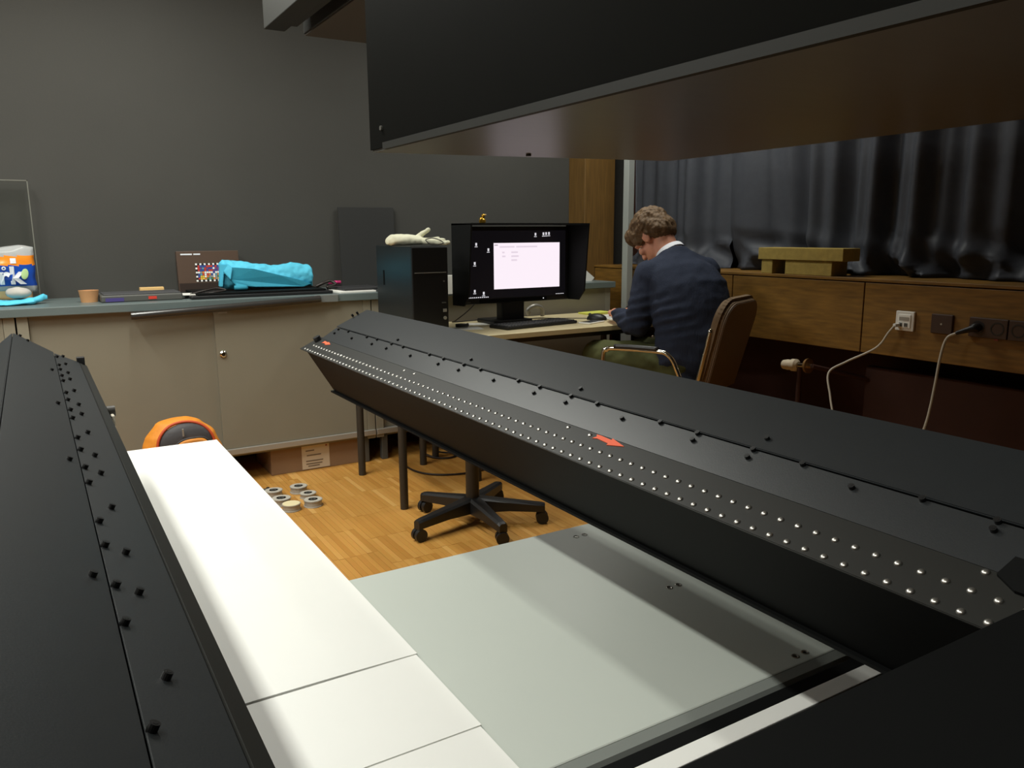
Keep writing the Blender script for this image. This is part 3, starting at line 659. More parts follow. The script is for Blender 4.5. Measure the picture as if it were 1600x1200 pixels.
# monitor
t = thing('monitor', 'black monitor with shading hood showing a white window', 'monitor', (2.16, 3.6, .73))
ys = 3.55
obj('bezel', box(B(), 1.822, 2.505, ys, ys + .05, .845, 1.235, .004), M_blk2, t)
M_scr = mat('screen black', (.004, .0035, .0045, 1), .3, emit=(.30, .26, .34, 1), estr=.012)
scr = obj('screen', box(B(), 1.848, 2.482, ys - .0012, ys + .001, .872, 1.215), M_scr, t)
M_win = mat('lit window', (.05, .05, .05, 1), .5, emit=(.92, .82, .90, 1), estr=1.06)
M_ico = mat('lit icon', (.8, .8, .8, 1), .5, emit=(.85, .85, .92, 1), estr=.8)
win = obj('window', box(B(), 2.036, 2.443, ys - .002, ys - .001, .917, 1.152), M_win, scr)
M_gray = mat('lit grey text', (.05, .05, .05, 1), .5, emit=(.80, .69, .79, 1), estr=.96)
for (x0, x1, z) in ((2.07, 2.16, 1.128), (2.17, 2.3, 1.128), (2.085, 2.1, 1.1), (2.085, 2.105, 1.08), (2.14, 2.18, 1.1), (2.14, 2.185, 1.08), (2.14, 2.175, 1.06)):
    obj('text_line', box(B(), x0, x1, ys - .0026, ys - .0019, z, z + .008), M_gray, win)
obj('text_line', box(B(), 2.04, 2.06, ys - .0026, ys - .0019, 1.14, 1.143), M_ink, win)
for (x, z) in ((1.93, 1.14), (2.0, 1.112), (1.92, 1.045), (1.918, .905), (2.285, 1.188), (2.335, 1.19), (2.352, 1.191), (2.37, 1.192), (1.97, .893)):
    obj('icon', box(B(), x, x + .009, ys - .0026, ys - .001, z, z + .014), M_ico, scr)
    obj('icon', box(B(), x - .004, x + .012, ys - .0022, ys - .001, z - .007, z - .004), M_ico, scr)
for k in range(12): obj('icon', box(B(), 1.875 + k * .011, 1.881 + k * .011, ys - .0022, ys - .001, .877, .882), M_ico, scr)
for k in range(5): obj('icon', box(B(), 2.42 + k * .011, 2.427 + k * .011, ys - .0022, ys - .001, .877, .880), M_ico, scr)
M_hd = mat('hood felt', lin(20, 21, 21), .8, spec=.2)
def flap(x, th): return prism(B(), [(x, ys + .03, .845), (x, 3.46, .848), (x, 3.41, .90), (x, 3.375, 1.245), (x, ys + .03, 1.25)], (th, 0, 0))
obj('hood_side', flap(1.812, .008), M_hd, t); obj('hood_side', flap(2.506, .008), M_hd, t)
obj('hood_top', box(B(), 1.812, 2.514, 3.375, ys + .03, 1.242, 1.25), M_hd, t)
obj('button_strip', box(B(), 1.95, 2.36, ys - .004, ys + .001, .849, .866, .001), M_blk, t)
obj('power_led', box(B(), 2.335, 2.34, ys - .006, ys - .004, .857, .862), M_ico, t)
obj('maker_plate', box(B(), 1.865, 1.9, ys - .0015, ys + .001, .853, .859), M_dgrey, t)
obj('stand_neck', box(B(), 2.1, 2.24, ys + .03, ys + .09, .745, .92, .006), M_blk2, t)
obj('stand_base', box(B(), 2.04, 2.28, ys + .01, ys + .2, .73, .752, .008, 3), M_blk2, t)
t = thing('gold_figurine', 'tiny golden figurine standing on the monitor hood', 'figurine', (1.93, 3.5, 1.25))
bm = B(); lathe(bm, (1.945, 3.5, 1.25), [(.014, 0), (.017, .006), (.017, .016), (.012, .024), (.006, .028), (0, .03)], 18); ell(bm, (1.947, 3.495, 1.286), (.01, .01, .0105)); cap(bm, (1.945, 3.5, 1.272), .008, (1.947, 3.495, 1.282), .006)
blob('body', bm, M_gold, t, .0022, 2)
bm = B(); ell(bm, (1.955, 3.488, 1.291), (.006, .007, .0035)); obj('cap', bm, M_lwood, t, True)
bm = B(); ell(bm, (1.93, 3.49, 1.268), (.006, .008, .011)); obj('arm', bm, M_gold, t, True)

# keyboard with single keys
kb = thing('keyboard', 'black keyboard on the desk in front of the monitor', 'keyboard', (2.21, 3.47, .73))
ang = 8.0; R_ = RZ(ang); kc = Vector((2.21, 3.435, 0))
obj('base', box(B(), 1.975, 2.445, 3.36, 3.515, .73, .746, .004, 2, R_, kc), M_blk2, kb)
bm = box(B(), -.0085, .0085, -.008, .008, 0, .007, .0015, 1); me_k = bpy.data.meshes.new('key'); bm.to_mesh(me_k); bm.free(); me_k.materials.append(mat('key black', lin(62, 62, 62), .5))
for r in range(6):
    for c in range(21):
        if r == 0 and 3 < c < 9: continue
        p = R_ @ Vector((-.222 + c * .0213 + (0 if c < 15 else .006), -.063 + r * .0215 + (.006 if r == 5 else 0), 0)) + kc
        inst('key', me_k, kb, (p.x, p.y, .744), (0, 0, math.radians(ang)))
p = R_ @ Vector((-.095, -.063, 0)) + kc; obj('space_bar', box(B(), p.x - .05, p.x + .05, p.y - .008, p.y + .008, .744, .751, .0015, 1, R_), MATS['key black'], kb)

t = thing('mouse', 'black computer mouse beside the phone', 'mouse', (2.64, 3.47, .73))
bm = B(); ell(bm, (2.64, 3.47, .734), (.036, .058, .032), RZ(35))
o = blob('shell', bm, M_blk2, t, .004, 1)
for v in o.data.vertices: v.co.z = max(v.co.z, 0)
obj('wheel', cyl(B(), (2.613, 3.50, .758), (2.621, 3.506, .758), .008), M_dgrey, t, True, 40)
tag(obj('mouse_cable', tube(B(), [(2.60, 3.51, .738), (2.52, 3.6, .735), (2.4, 3.68, .735), (2.3, 3.72, .735), (2.35, 3.76, .735)], .0022), M_cableb, None, True), 'thin dark mouse cable running behind the keyboard', 'cable')
t = thing('smartphone', 'white framed phone lying in front of the mouse', 'phone', (2.53, 3.36, .73))
obj('body', box(B(), 2.455, 2.6, 3.33, 3.405, .73, .738, .003, 2, RZ(20)), M_paper, t); obj('glass', box(B(), 2.463, 2.592, 3.336, 3.399, .738, .7388, 0, 2, RZ(20), (2.5275, 3.3675, .73)), mat('phone glass', lin(70, 72, 76), .1), t)
tag(obj('note_pad', box(B(), 2.75, 2.93, 3.70, 3.80, .73, .74, .001, 2, RZ(6)), mat('yellow paper', lin(212, 214, 96), .8)), 'yellow note pad at the back of the desk', 'notes')
t = thing('writing_pad', 'white printed sheets under the hand of the man', 'paper', (2.8, 3.55, .73))
obj('sheet', box(B(), 2.68, 2.94, 3.4, 3.62, .73, .7345, 0, 2, RZ(12)), M_paper, t)
for k in range(7): obj('text_line', box(B(), 2.70, 2.90 - .03 * (k % 3), 3.43 + k * .022, 3.434 + k * .022, .7344, .7349, 0, 2, RZ(12), (2.81, 3.51, .73)), M_ink, t)
tag(obj('paper_sheet', box(B(), 1.80, 1.93, 3.45, 3.58, .73, .7312, 0, 2, RZ(-15)), M_paper), 'white paper sheet on the desk right of the computer tower', 'paper')
t = thing('wrist_watch', 'small black coil lying on the white sheet beside the computer tower', 'accessory', (1.84, 3.54, .7312))
obj('coil', tube(B(), [(1.84 + .03 * math.cos(a * .5), 3.535 + .025 * math.sin(a * .5), .739 + .0005 * a) for a in range(25)], .006), M_blk2, t, True)
tag(obj('paper_sheet', box(B(), 1.93, 2.07, 3.60, 3.70, .73, .7312, 0, 2, RZ(-25)), M_paper), 'white paper sheet under the left side of the monitor', 'paper')
t = thing('paper_box', 'small white paper box between computer tower and monitor', 'box', (1.96, 3.9, ZT))
obj('carton', box(B(), 1.918, 1.992, 3.869, 3.93, ZT, .977, .002), M_paper, t)
obj('front_sheet', box(B(), 1.917, 1.993, 3.8655, 3.868, .878, .978), M_paper, t)

tag(obj('monitor_cable', tube(B(), [(1.97, 3.62, .85), (1.93, 3.65, .8), (1.9, 3.72, .75), (1.92, 3.78, .735), (2.1, 3.8, .735)], .003), M_cableb, None, True), 'thin black cable hanging below the left monitor corner', 'cable')
bm = tube(B(), [(2.37, 3.74, .75), (2.36, 3.735, .78), (2.40, 3.73, .80), (2.45, 3.735, .785), (2.46, 3.74, .74)], .012, 10); tag(obj('cable_loop', bm, M_rail, None, True), 'grey looped cable on the desk behind the keyboard', 'cable')

# ------------------------------------------------------------------ floor things
t = thing('cardboard_box', 'cardboard box with paper label under the cabinet', 'box', (1.16, 4.05, 0))
obj('carton', box(B(), .942, 1.415, 3.925, 4.25, 0, .142, .002), M_card, t)
lbn = obj('label', box(B(), 1.10, 1.245, 3.9225, 3.9255, .006, .136), M_paper2, t)
for (x0, x1, z) in ((1.12, 1.165, .10), (1.125, 1.2, .075), (1.12, 1.21, .045), (1.12, 1.205, .03), (1.13, 1.19, .018)): obj('print_line', box(B(), x0, x1, 3.9215, 3.9226, z, z + .006), mat('faded ink', lin(120, 105, 88), .8), lbn)
obj('print_dot', box(B(), 1.225, 1.234, 3.9215, 3.9226, .117, .125), mat('red ink', lin(150, 80, 60), .8), lbn)

t = thing('backpack', 'orange and charcoal backpack on the floor behind the white board', 'backpack', (.5, 3.62, 0))
bm = loft(B(), [((.50, 3.66, .0), (.17, 0, 0), (0, .09, 0)), ((.50, 3.66, .1), (.18, 0, 0), (0, .11, 0)), ((.50, 3.66, .25), (.172, 0, 0), (0, .10, 0)), ((.495, 3.665, .34), (.145, 0, 0), (0, .08, 0)), ((.49, 3.67, .395), (.09, 0, 0), (0, .05, 0)), ((.485, 3.67, .413), (.035, 0, 0), (0, .02, 0))])
M_bpo = mat('orange nylon', lin(224, 140, 40), .6, var=.08, vscale=30, bump=.3); M_bpd = mat('charcoal nylon', lin(62, 60, 62), .6, bump=.3); M_bpr = mat('red orange piping', lin(196, 78, 40), .6)
blob('body', bm, M_bpo, t, .008, 2, lambda c: .006 * noise.noise(c * 18))
bm = B(); ell(bm, (.505, 3.59, .30), (.118, .04, .102)); box(bm, .39, .62, 3.56, 3.64, .08, .30); blob('front_panel', bm, M_bpd, t, .006, 3)
bm = B(); ell(bm, (.525, 3.55, .275), (.092, .03, .068)); box(bm, .435, .615, 3.53, 3.58, .1, .275); blob('front_pocket', bm, M_bpo, t, .006, 3)
pp = [(.385, 3.575, .25), (.395, 3.58, .34), (.44, 3.59, .392), (.505, 3.592, .406), (.57, 3.59, .388), (.612, 3.58, .34), (.627, 3.575, .26)]
obj('piping', tube(B(), pp, .006), M_bpr, t, True)
obj('pocket_zip', tube(B(), [(.43, 3.535, .25), (.44, 3.53, .30), (.475, 3.528, .336), (.525, 3.525, .346), (.58, 3.53, .334), (.618, 3.535, .26)], .004), M_bpd, t, True)
obj('zip_pull', box(B(), .487, .494, 3.545, 3.552, .352, .385, .001), M_rail, t)

t0 = [(.868, 3.60, .041, 0), (.868, 3.47, .043, 1), (.885, 3.37, .041, 2), (.985, 3.60, .041, 3), (1.0, 3.50, .038, 4), (.985, 3.375, .042, 5)]
tl = ['clear tape reel lying furthest left beside the white board', 'clear tape reel lying behind the cream topped reel', 'reel with cream paper top nearest the white board', 'clear tape reel lying nearest the cardboard box', 'low reel with a thin cream edge between two clear reels', 'clear tape reel lying furthest right on the floor']
for k, (x, y, r, q) in enumerate(t0):
    t = thing('tape_reel', tl[k], 'reel', (x, y, 0), 'tape reels on the floor')
    h = .03 if q != 4 else .022
    bm = lathe(B(), (x, y, 0), [(r, 0), (r, .004), (r * .93, .005), (r * .93, h - .004), (r, h - .003), (r, h), (r * .35, h), (r * .33, h - .006), (r * .3, h - .006), (r * .3, 0)], 32)
    obj('spool', bm, mat('clear spool', lin(168, 164, 154), .25), t, True, 30)
    bm = lathe(B(), (x, y, h), [(r * .92, 0), (r * .92, .0012), (r * .5 if q != 2 else 0.0, .0012), (r * .5 if q != 2 else 0.0, 0)], 32)
    obj('top_disc', bm, mat('cream disc', lin(232, 220, 176), .7) if q in (2,) else mat('grey disc', lin(196, 192, 180), .3), t, True, 30)
    if q != 2: obj('core', lathe(B(), (x, y, h - .005), [(r * .3, 0), (r * .3, .007), (r * .16, .007), (r * .16, 0)], 24), M_dgrey, t, True, 30)
t = thing('tape_cutter', 'tiny dark tool lying on the floor near the tape reels', 'tool', (.845, 3.70, 0))
obj('blade', box(B(), .81, .865, 3.69, 3.71, 0, .01, .002), M_dgrey, t); obj('grip', box(B(), .86, .875, 3.688, 3.712, 0, .014, .002), M_blk2, t)

# swivel stool
st = thing('swivel_stool', 'black five star swivel stool behind the grey table', 'stool', (1.492, 2.80, 0))
cx, cy = 1.492, 2.80
obj('column', cyl(B(), (cx, cy, .085), (cx, cy, .40), .028, seg=24), M_leg, st, True, 40)
obj('gas_lift', cyl(B(), (cx, cy, .40), (cx, cy, .47), .016), M_chrome, st, True, 40)
obj('hub', lathe(B(), (cx, cy, .06), [(.03, 0), (.048, .01), (.05, .035), (.042, .05), (.03, .055)], 24), M_blk2, st, True, 40)
obj('seat', lathe(B(), (cx, cy, .47), [(.1, 0), (.18, .01), (.195, .03), (.19, .055), (.15, .068), (0, .07)], 32), mat('black seat vinyl', lin(30, 30, 30), .5), st, True, 40)
tips = [(1.205, 2.735), (1.75, 2.64), (1.48, 2.525), (1.735, 3.00), (1.375, 3.045)]
for (x, y) in tips:
    d = Vector((x - cx, y - cy, 0)); L_ = d.length; d.normalize(); s = Vector((-d.y, d.x, 0))
    bm = B(); rings = []
    for f, w, zt, zb in ((.08, .032, .118, .055), (.5, .025, .104, .06), (.94, .02, .09, .054), (1.0, .017, .086, .05)):
        c = Vector((cx, cy, 0)) + d * L_ * f
        rings.append([bm.verts.new(c + s * a * w + Vector((0, 0, z))) for a, z in ((-1, zb), (1, zb), (1, zt - .008), (.6, zt), (-.6, zt), (-1, zt - .008))])
    for a, b in zip(rings, rings[1:]):
        for k in range(6): bm.faces.new((a[k], a[(k + 1) % 6], b[(k + 1) % 6], b[k]))
    bm.faces.new(rings[0][::-1]); bm.faces.new(rings[-1])
    lg = obj('leg', bm, M_blk2, st)
    c = Vector((x, y, .026)) - d * .012
    sw = RZ(random.uniform(0, 360)) @ Vector((1, 0, 0))
    w_ = sw
    bm = cyl(B(), c - w_ * .021, c - w_ * .005, .026, seg=20); cyl(bm, c + w_ * .005, c + w_ * .021, .026, seg=20)
    obj('caster_wheel', bm, M_blk2, lg, True, 40)
    bm = cyl(B(), c - w_ * .006 + Vector((0, 0, .004)), c + w_ * .006 + Vector((0, 0, .004)), .022, seg=16); cyl(bm, c, c + Vector((0, 0, .036)), .009); obj('caster_fork', bm, M_blk, lg, True, 40)

tag(obj('floor_cable', tube(B(), [(1.62, 3.84, .006), (1.58, 3.68, .006), (1.6, 3.55, .006), (1.68, 3.46, .006), (1.82, 3.42, .006), (1.98, 3.46, .006), (2.1, 3.56, .006)], .005), M_cableb, None, True), 'dark cable looping over the floor behind the stool', 'cable')
tag(obj('floor_cable', tube(B(), [(1.74, 3.84, .02), (1.78, 3.76, .006), (1.86, 3.72, .006), (1.96, 3.78, .01), (2.06, 3.76, .006), (2.16, 3.8, .006)], .006), M_cableb, None, True), 'black cable in the tangle under the desk', 'cable')
tag(obj('floor_cable', tube(B(), [(1.8, 3.84, .03), (1.84, 3.8, .018), (1.92, 3.74, .018), (2.02, 3.72, .018), (2.12, 3.74, .016), (2.2, 3.72, .006)], .005), M_cableb, None, True), 'second dark cable lying across the tangle under the desk', 'cable')

# ------------------------------------------------------------------ window side things
t = thing('grey_post', 'slim pale grey post standing behind the man by the curtain', 'post', (3.145, 3.84, 0))
obj('profile', box(B(), 3.115, 3.16, 3.8, 3.85, 0, 2.8, .003), M_post, t)
obj('foot_plate', box(B(), 3.1, 3.175, 3.785, 3.862, 0, .006), M_dgrey, t)
tag(obj('foam_block', box(B(), 3.205, 3.33, 2.36, 2.86, 1.062, 1.122, .003), M_foam), 'upper long yellow foam block on the window sill', 'foam block', 'foam blocks on the sill')
bm = B(); box(bm, 3.21, 3.325, 2.42, 2.69, .992, 1.062, .003); tag(obj('foam_block', bm, M_foam), 'lower yellow foam block near the right end of the stack', 'foam block', 'foam blocks on the sill')
tag(obj('foam_block', box(B(), 3.21, 3.325, 2.77, 2.84, .992, 1.062, .003), M_foam), 'lower small yellow foam block at the left end of the stack', 'foam block', 'foam blocks on the sill')

def socket(y0, y1, z0, z1, m, name, label, n=1):
    t = thing(name, label, 'socket', (3.2, (y0 + y1) / 2, (z0 + z1) / 2))
    obj('plate', box(B(), 3.188, 3.2, y0, y1, z0, z1, .003), m, t)
    return t
t = socket(1.98, 2.064, .778, .862, M_plug, 'wall_socket', 'white network socket with grey cable on the wood panel')
obj('insert', box(B(), 3.184, 3.189, 1.993, 2.05, .791, .849, .002), M_paper, t)
for y in (2.006, 2.03): obj('port', box(B(), 3.1825, 3.185, y - .001, y + .014, .797, .812), M_dgrey, t)
obj('label_strip', box(B(), 3.1828, 3.185, 2.0, 2.044, .823, .838), M_rail, t)
t = socket(1.815, 1.905, .782, .862, M_brownp, 'wall_socket', 'dark brown blank plate between the two sockets')
obj('screw', cyl(B(), (3.189, 1.86, .822), (3.186, 1.86, .822), .004), M_rail, t, True, 40)
t = socket(1.60, 1.748, .784, .862, M_brownp, 'wall_socket', 'dark brown double power socket holding a black plug')
for y in (1.712, 1.638): obj('outlet', lathe(B(), (3.19, y, .823), [(.026, 0), (.026, .003), (.021, .003), (.021, -.001), (0, -.001)], 24, (-1, 0, 0)), M_blk2, t, True, 30)
obj('pilot_mark', box(B(), 3.187, 3.189, 1.63, 1.645, .778, .784), mat('dull red', lin(120, 40, 30), .5), t)
t = socket(1.47, 1.597, .784, .862, M_brownp, 'wall_socket', 'dark brown power socket at the right picture edge')
obj('outlet', lathe(B(), (3.19, 1.56, .823), [(.026, 0), (.026, .003), (.021, .003), (.021, -.001), (0, -.001)], 24, (-1, 0, 0)), M_blk2, t, True, 30)
t = thing('network_cable', 'grey network cable hanging from the white socket', 'cable', (3.17, 2.04, .8))
obj('cord', tube(B(), [(3.15, 2.042, .80), (3.14, 2.06, .77), (3.12, 2.10, .70), (3.06, 2.20, .63), (3.0, 2.24, .58), (2.97, 2.2, .48), (2.95, 2.16, .36), (2.94, 2.15, .1), (2.94, 2.1, .006), (2.7, 1.9, .006)], .0048, 10), M_cable, t, True)
obj('plug', box(B(), 3.15, 3.183, 2.036, 2.05, .795, .809, .002), M_plug, t)
t = thing('power_cable', 'grey power cable with black angled plug in the brown socket', 'cable', (3.17, 1.71, .82))
bm = cyl(B(), (3.186, 1.712, .823), (3.16, 1.712, .823), .019, .017); cap(bm, (3.16, 1.712, .822), .014, (3.13, 1.76, .80), .008); blob('plug', bm, M_blk2, t, .003, 2)
obj('cord', tube(B(), [(3.13, 1.76, .80), (3.115, 1.79, .775), (3.10, 1.80, .70), (3.08, 1.80, .58), (3.05, 1.80, .45), (3.02, 1.82, .3), (3.0, 1.85, .1), (2.99, 1.85, .007), (2.8, 1.7, .007)], .0055, 10), M_cable, t, True)

# ------------------------------------------------------------------ visitor chair
CF = math.radians(114); f_ = Vector((math.cos(CF), math.sin(CF), 0)); l_ = Vector((-f_.y, f_.x, 0)); cc = Vector((2.62, 2.875, 0))
def cp(a, b, z): return cc + f_ * a + l_ * b + Vector((0, 0, z))
ch = thing('armchair', 'brown upholstered chair with chrome arms carrying the man', 'chair', cc)
Mc = Matrix((( -l_.x, f_.x, 0), (-l_.y, f_.y, 0), (0, 0, 1)))  # local x right, y forward
def lbox(x0, x1, y0, y1, z0, z1, bev, tilt=0., piv=None):
    t = B(); box(t, x0, x1, y0, y1, z0, z1, bev, 4)
    if tilt: bmesh.ops.rotate(t, verts=t.verts, cent=piv, matrix=RX(tilt))
    for v in t.verts: v.co = cc + Mc @ v.co
    return t
obj('seat', lbox(-.22, .22, -.2, .24, .41, .465, .022), M_seat, ch, True)
def back_panel(hw, z0, z1, y0, y1, rad, bev):
    pts = [(-hw + .02, z0), (hw - .02, z0)]
    for k in range(9): a = math.pi / 2 * k / 8; pts.append((hw - rad + rad * math.cos(a), z1 - rad + rad * math.sin(a)))
    for k in range(9): a = math.pi / 2 * (1 + k / 8); pts.append((-hw + rad + rad * math.cos(a), z1 - rad + rad * math.sin(a)))
    t = B(); prism(t, [(x, y0, z) for x, z in pts], (0, y1 - y0, 0), bev)
    bmesh.ops.rotate(t, verts=t.verts, cent=(0, -.22, .5), matrix=RX(14))
    for v in t.verts: v.co = cc + Mc @ v.co
    return t
obj('backrest', back_panel(.225, .46, .93, -.268, -.222, .11, .014), M_seat, ch, True, 40)
obj('back_shell', back_panel(.212, .48, .915, -.28, -.267, .1, .004), mat('brown shell', lin(112, 90, 68), .6), ch, True, 40)
for s in (1, -1):
    pts = [cp(.20, s * .265, 0), cp(.215, s * .265, .3), cp(.21, s * .265, .62), cp(.19, s * .265, .655), cp(.15, s * .265, .665), cp(-.06, s * .265, .668), cp(-.12, s * .265, .655), cp(-.16, s * .265, .60), cp(-.2, s * .262, .46), cp(-.26, s * .262, .0)]
    fr = obj('side_frame', tube(B(), pts, .011, 12), M_chrome, ch, True)
    obj('arm_pad', tube(B(), [cp(.15, s * .265, .674), cp(.05, s * .265, .677), cp(-.07, s * .265, .677)], .013, 10), mat('arm pad black', lin(40, 38, 36), .4), fr, True)
    obj('back_tube', tube(B(), [cp(-.19, s * .235, .44), cp(-.235, s * .225, .5), cp(-.275, s * .222, .66), cp(-.3, s * .222, .78)], .01, 10), M_chrome, ch, True)
for a in (.18, -.17): obj('cross_bar', tube(B(), [cp(a, -.262, .4), cp(a, .262, .4)], .01, 10, False), M_chrome, ch, True)

# ------------------------------------------------------------------ person
pe = thing('person', 'seated person in navy sweater and olive trousers writing at the desk', 'person', (2.70, 2.80, 0))
V = Vector
hipL, hipR = V((2.615, 2.80, .555)), V((2.775, 2.81, .555)); kneL, kneR = V((2.475, 3.24, .575)), V((2.79, 3.24, .575)); ankL, ankR = V((2.49, 3.30, .10)), V((2.80, 3.30, .10))
shL, shR = V((2.60, 3.01, .985)), V((2.892, 2.935, 1.0)); elL, elR = V((2.525, 2.985, .755)), V((3.0, 3.10, .79)); wrL, wrR = V((2.615, 3.28, .783)), V((2.89, 3.34, .783))
pel = V((2.695, 2.80, .57)); wst = V((2.712, 2.80, .72)); chs = V((2.735, 2.88, .93)); c7 = V((2.742, 2.985, 1.085)); hc = V((2.722, 3.12, 1.182))
# head frame: looks down and to the left
hd_a, hd_p = math.radians(104), math.radians(50)
hf = V((math.cos(hd_a) * math.cos(hd_p), math.sin(hd_a) * math.cos(hd_p), -math.sin(hd_p))); hr = V((math.sin(hd_a), -math.cos(hd_a), 0)); hu = hr.cross(hf)
HM = Matrix(((hr.x, hf.x, hu.x), (hr.y, hf.y, hu.y), (hr.z, hf.z, hu.z)))
def hp(a, b, c): return hc + HM @ V((a, b, c))
bm = B()
ell(bm, hp(0, -.008, .025), (.076, .096, .088), HM); ell(bm, hp(0, .03, -.045), (.06, .068, .075), HM); ell(bm, hp(0, .052, -.1), (.032, .03, .026), HM)
chain(bm, [(hp(0, .092, .0), .010), (hp(0, .112, -.035), .014)]); ell(bm, hp(0, .098, -.068), (.024, .012, .009), HM); ell(bm, hp(0, .088, .018), (.055, .014, .012), HM)
for s in (-1, 1):
    ell(bm, hp(s * .078, -.004, -.012), (.012, .022, .034), HM); ell(bm, hp(s * .048, .075, -.03), (.022, .02, .02), HM)
chain(bm, [(hp(0, -.03, -.05), .058), (c7 + V((-.003, .03, .0)), .062), (chs, .1)])
chain(bm, [(pel, .12), (wst, .115), (chs, .125)]); chain(bm, [(shL, .05), (chs, .09), (shR, .05)])
chain(bm, [(shL, .05), (elL, .04), (wrL, .027)]); chain(bm, [(shR, .05), (elR, .04), (wrR, .027)])
chain(bm, [(pel, .1), (hipL, .085), (kneL, .058), (ankL, .04)]); chain(bm, [(pel, .1), (hipR, .085), (kneR, .058), (ankR, .04)])
def hand(bm, w, d, s, curl):
    d = d.normalized(); sd = V((d.y, -d.x, 0)).normalized() * s    # sd points to the thumb side
    pm = w + d * .05; u = V((0, 0, 1))
    loft(bm, [(w - d * .01, sd * .027, u * .02), (w + d * .03, sd * .038, u * .017), (w + d * .07, sd * .041, u * .014), (w + d * .09, sd * .038, u * .012)], 20)
    for k, (o_, L1) in enumerate(((.028, .072), (.010, .08), (-.009, .075), (-.027, .058))):
        b0 = w + d * .085 + sd * o_; b1 = b0 + d * L1 * .5 + u * .008 * (1 - curl); b2 = b1 + d * L1 * .28 * (1 - .4 * curl) - u * (.012 + .012 * curl); b3 = b2 + d * L1 * .2 * (1 - .8 * curl) - u * (.006 + .012 * curl)
        chain(bm, [(b0, .0095), (b1, .009), (b2, .008), (b3, .0072)])
    b0 = w + d * .03 + sd * .03; b1 = b0 + d * .03 + sd * .028 - u * .003; b2 = b1 + d * .035 + sd * .004 - u * .006
    chain(bm, [(b0, .014), (b1, .011), (b2, .0085)])
hand(bm, wrL, V((.62, .78, -.05)), 1, .3); hand(bm, wrR, V((-.35, .93, -.04)), -1, .8)
body = blob('body', bm, M_skin, pe, .0055, 3)
# eyes
for s in (-1, 1):
    bm = B(); ell(bm, hp(s * .031, .083, -.004), (.011, .011, .008), HM); e = obj('eye', bm, mat('eye white', lin(225, 220, 212), .3), pe, True)
    bm = B(); ell(bm, hp(s * .031, .0925, -.005), (.005, .003, .005), HM); obj('iris', bm, mat('iris', lin(50, 40, 30), .3), e, True)
# hair: crown, sides and neck line in loose waves
bm = B()
ell(bm, hp(0, -.022, .045), (.1, .11, .096), HM); ell(bm, hp(0, -.066, .0), (.09, .064, .088), HM); ell(bm, hp(0, .06, .075), (.08, .058, .05), HM)
for s in (-1, 1): ell(bm, hp(s * .068, -.03, .02), (.022, .05, .052), HM); ell(bm, hp(s * .07, .035, .035), (.026, .036, .05), HM)
def wave(c):
    q = c * 1.0
    w = noise.noise(V((q.x * 42, q.y * 42, q.z * 24)))
    return .0075 * w + .004 * noise.noise(V((q.x * 110, q.y * 110, q.z * 40))) + .002 * math.sin(q.x * 260 + q.y * 200 + 5 * noise.noise(q * 30))
blob('hair', bm, M_hair, pe, .0045, 2, wave)
# sweater
ax = (shL - shR).normalized(); fwd = V((ax.y, -ax.x, 0)).normalized()
if fwd.y < 0: fwd = -fwd
bm = B()
def tr(c, w, d, tilt=0.): return (c, ax * w * V((1, 1, 1)).length / 1.7320508, (fwd + V((0, 0, -tilt))).normalized() * d)
loft(bm, [tr(pel + V((0, 0, -.115)), .185, .14), tr(pel + V((0, 0, .0)), .188, .148), tr(wst, .188, .142, .1), tr((wst + chs) / 2 + V((0, -.012, 0)), .197, .142, .2), tr(chs + V((0, -.012, 0)), .2, .138, .35), tr(chs * .55 + c7 * .45 + V((0, -.006, 0)), .182, .118, .5), tr(chs * .22 + c7 * .78, .13, .09, .6), tr(c7 + V((0, .012, .012)), .075, .07, .7)], 32)
chain(bm, [(shL + V((0, -.01, .0)), .082), (shL * .5 + elL * .5 + V((-.01, -.01, 0)), .074), (elL, .062), (elL * .55 + wrL * .45 + V((0, 0, -.002)), .054), (wrL + V((-.01, -.03, 0)), .038)])
chain(bm, [(shR + V((0, -.01, 0)), .086), (shR * .5 + elR * .5, .074), (elR, .062), (elR * .5 + wrR * .5, .05), (wrR + V((.0, -.03, 0)), .038)])
chain(bm, [(c7 + V((0, -.02, -.03)), .075), (shL + V((.03, -.015, .015)), .072)]); chain(bm, [(c7 + V((0, -.02, -.03)), .075), (shR + V((-.03, -.015, .015)), .075)])
def folds(c):
    w = c + pe.location
    a = max(0, 1 - abs(w.x - elL.x) / .12) * max(0, 1 - abs(w.z - .8) / .14) * .006 * math.sin(w.z * 130 + w.y * 40)
    low = max(0, 1 - (w.z - .5) / .25)
    return a + .009 * noise.noise(V((w.x * 9, w.y * 9, w.z * 7))) + low * .0035 * math.sin(w.z * 75 + 6 * noise.noise(w * 7)) + .0035 * noise.noise(w * 24)
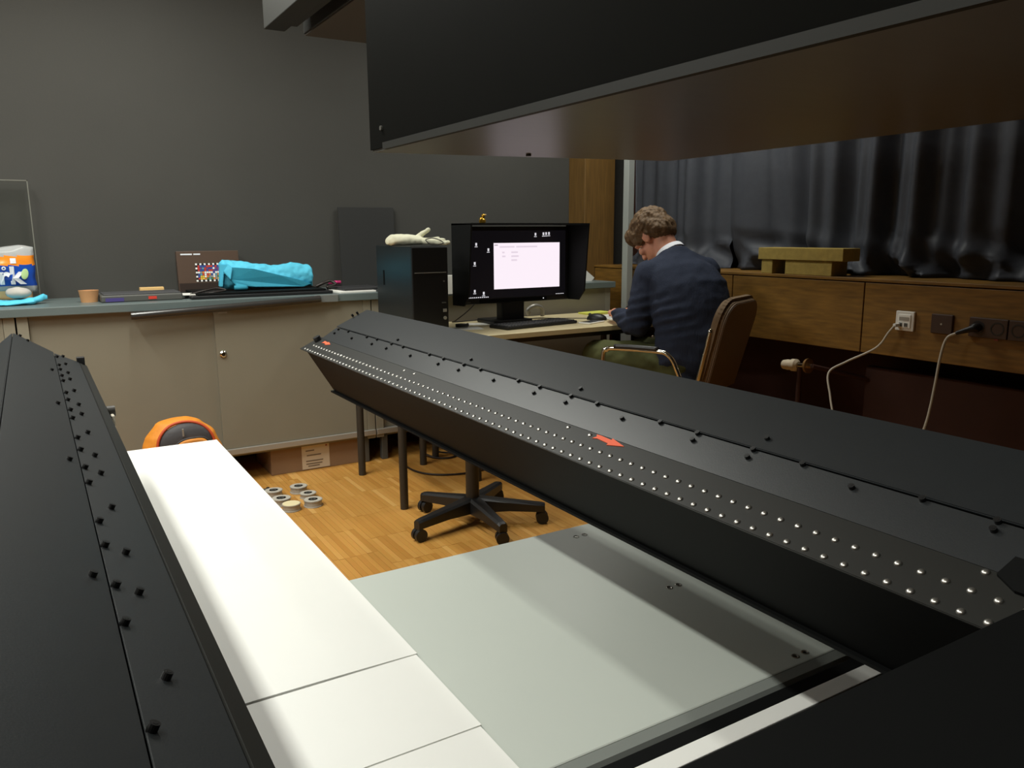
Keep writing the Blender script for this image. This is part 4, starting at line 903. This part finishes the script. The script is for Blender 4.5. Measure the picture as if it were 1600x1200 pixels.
sw = blob('sweater', bm, M_sweat, pe, .0065, 5, lambda c: folds(c - pe.location))
# white shirt collar round the neck
bm = B(); nd = (hp(0, -.03, -.05) - c7).normalized(); ux, uy = frame_of(nd); ring = []
cpt = c7 + V((-.002, .03, .022))
loops = [[cpt + nd * h + (ux * math.cos(2 * math.pi * k / 28) + uy * math.sin(2 * math.pi * k / 28)) * r for k in range(28)] for h, r in ((-.02, .078), (.002, .0735), (.006, .0705), (.0, .067), (-.02, .068))]
vv = [[bm.verts.new(p) for p in L] for L in loops]
for a, b in zip(vv, vv[1:]):
    for k in range(28): bm.faces.new((a[k], a[(k + 1) % 28], b[(k + 1) % 28], b[k]))
obj('collar', bm, mat('white cotton shirt', lin(230, 232, 238), .8), pe, True)
# trousers and shoes
bm = B()
chain(bm, [(pel + V((-.02, 0, -.02)), .135), (hipL, .105), ((hipL + kneL) / 2 + V((0, 0, .005)), .098), (kneL, .082), ((kneL + ankL) / 2, .07), (ankL, .058)]); chain(bm, [(pel + V((.02, 0, -.02)), .135), (hipR, .105), ((hipR + kneR) / 2, .095), (kneR, .08), ((kneR + ankR) / 2, .068), (ankR, .058)])
blob('trousers', bm, M_trous, pe, .008, 4, lambda c: .007 * noise.noise(c * 16) + .004 * noise.noise(c * 34))
for a in (ankL, ankR):
    bm = B(); chain(bm, [(V((a.x, a.y - .02, .045)), .042), (V((a.x - .01, a.y + .09, .04)), .04), (V((a.x - .02, a.y + .17, .032)), .03)]); cap(bm, V((a.x, a.y, .05)), .042, a, .042)
    o = blob('shoe', bm, M_shoe, pe, .006, 3)
    for v in o.data.vertices: v.co.z = max(v.co.z, .0)
t = thing('pen', 'black pen held in the right hand of the seated person', 'pen', (2.84, 3.47, .74))
pn0, pn1 = wrR + V((-.075, .155, -.036)), wrR + V((-.005, .06, .075))
obj('barrel', cyl(B(), pn0, pn1, .0042), M_blk2, t, True, 40); obj('tip', cyl(B(), pn0, pn0 + (pn0 - pn1).normalized() * .008, .0035, .0008), M_chrome, t, True, 40)
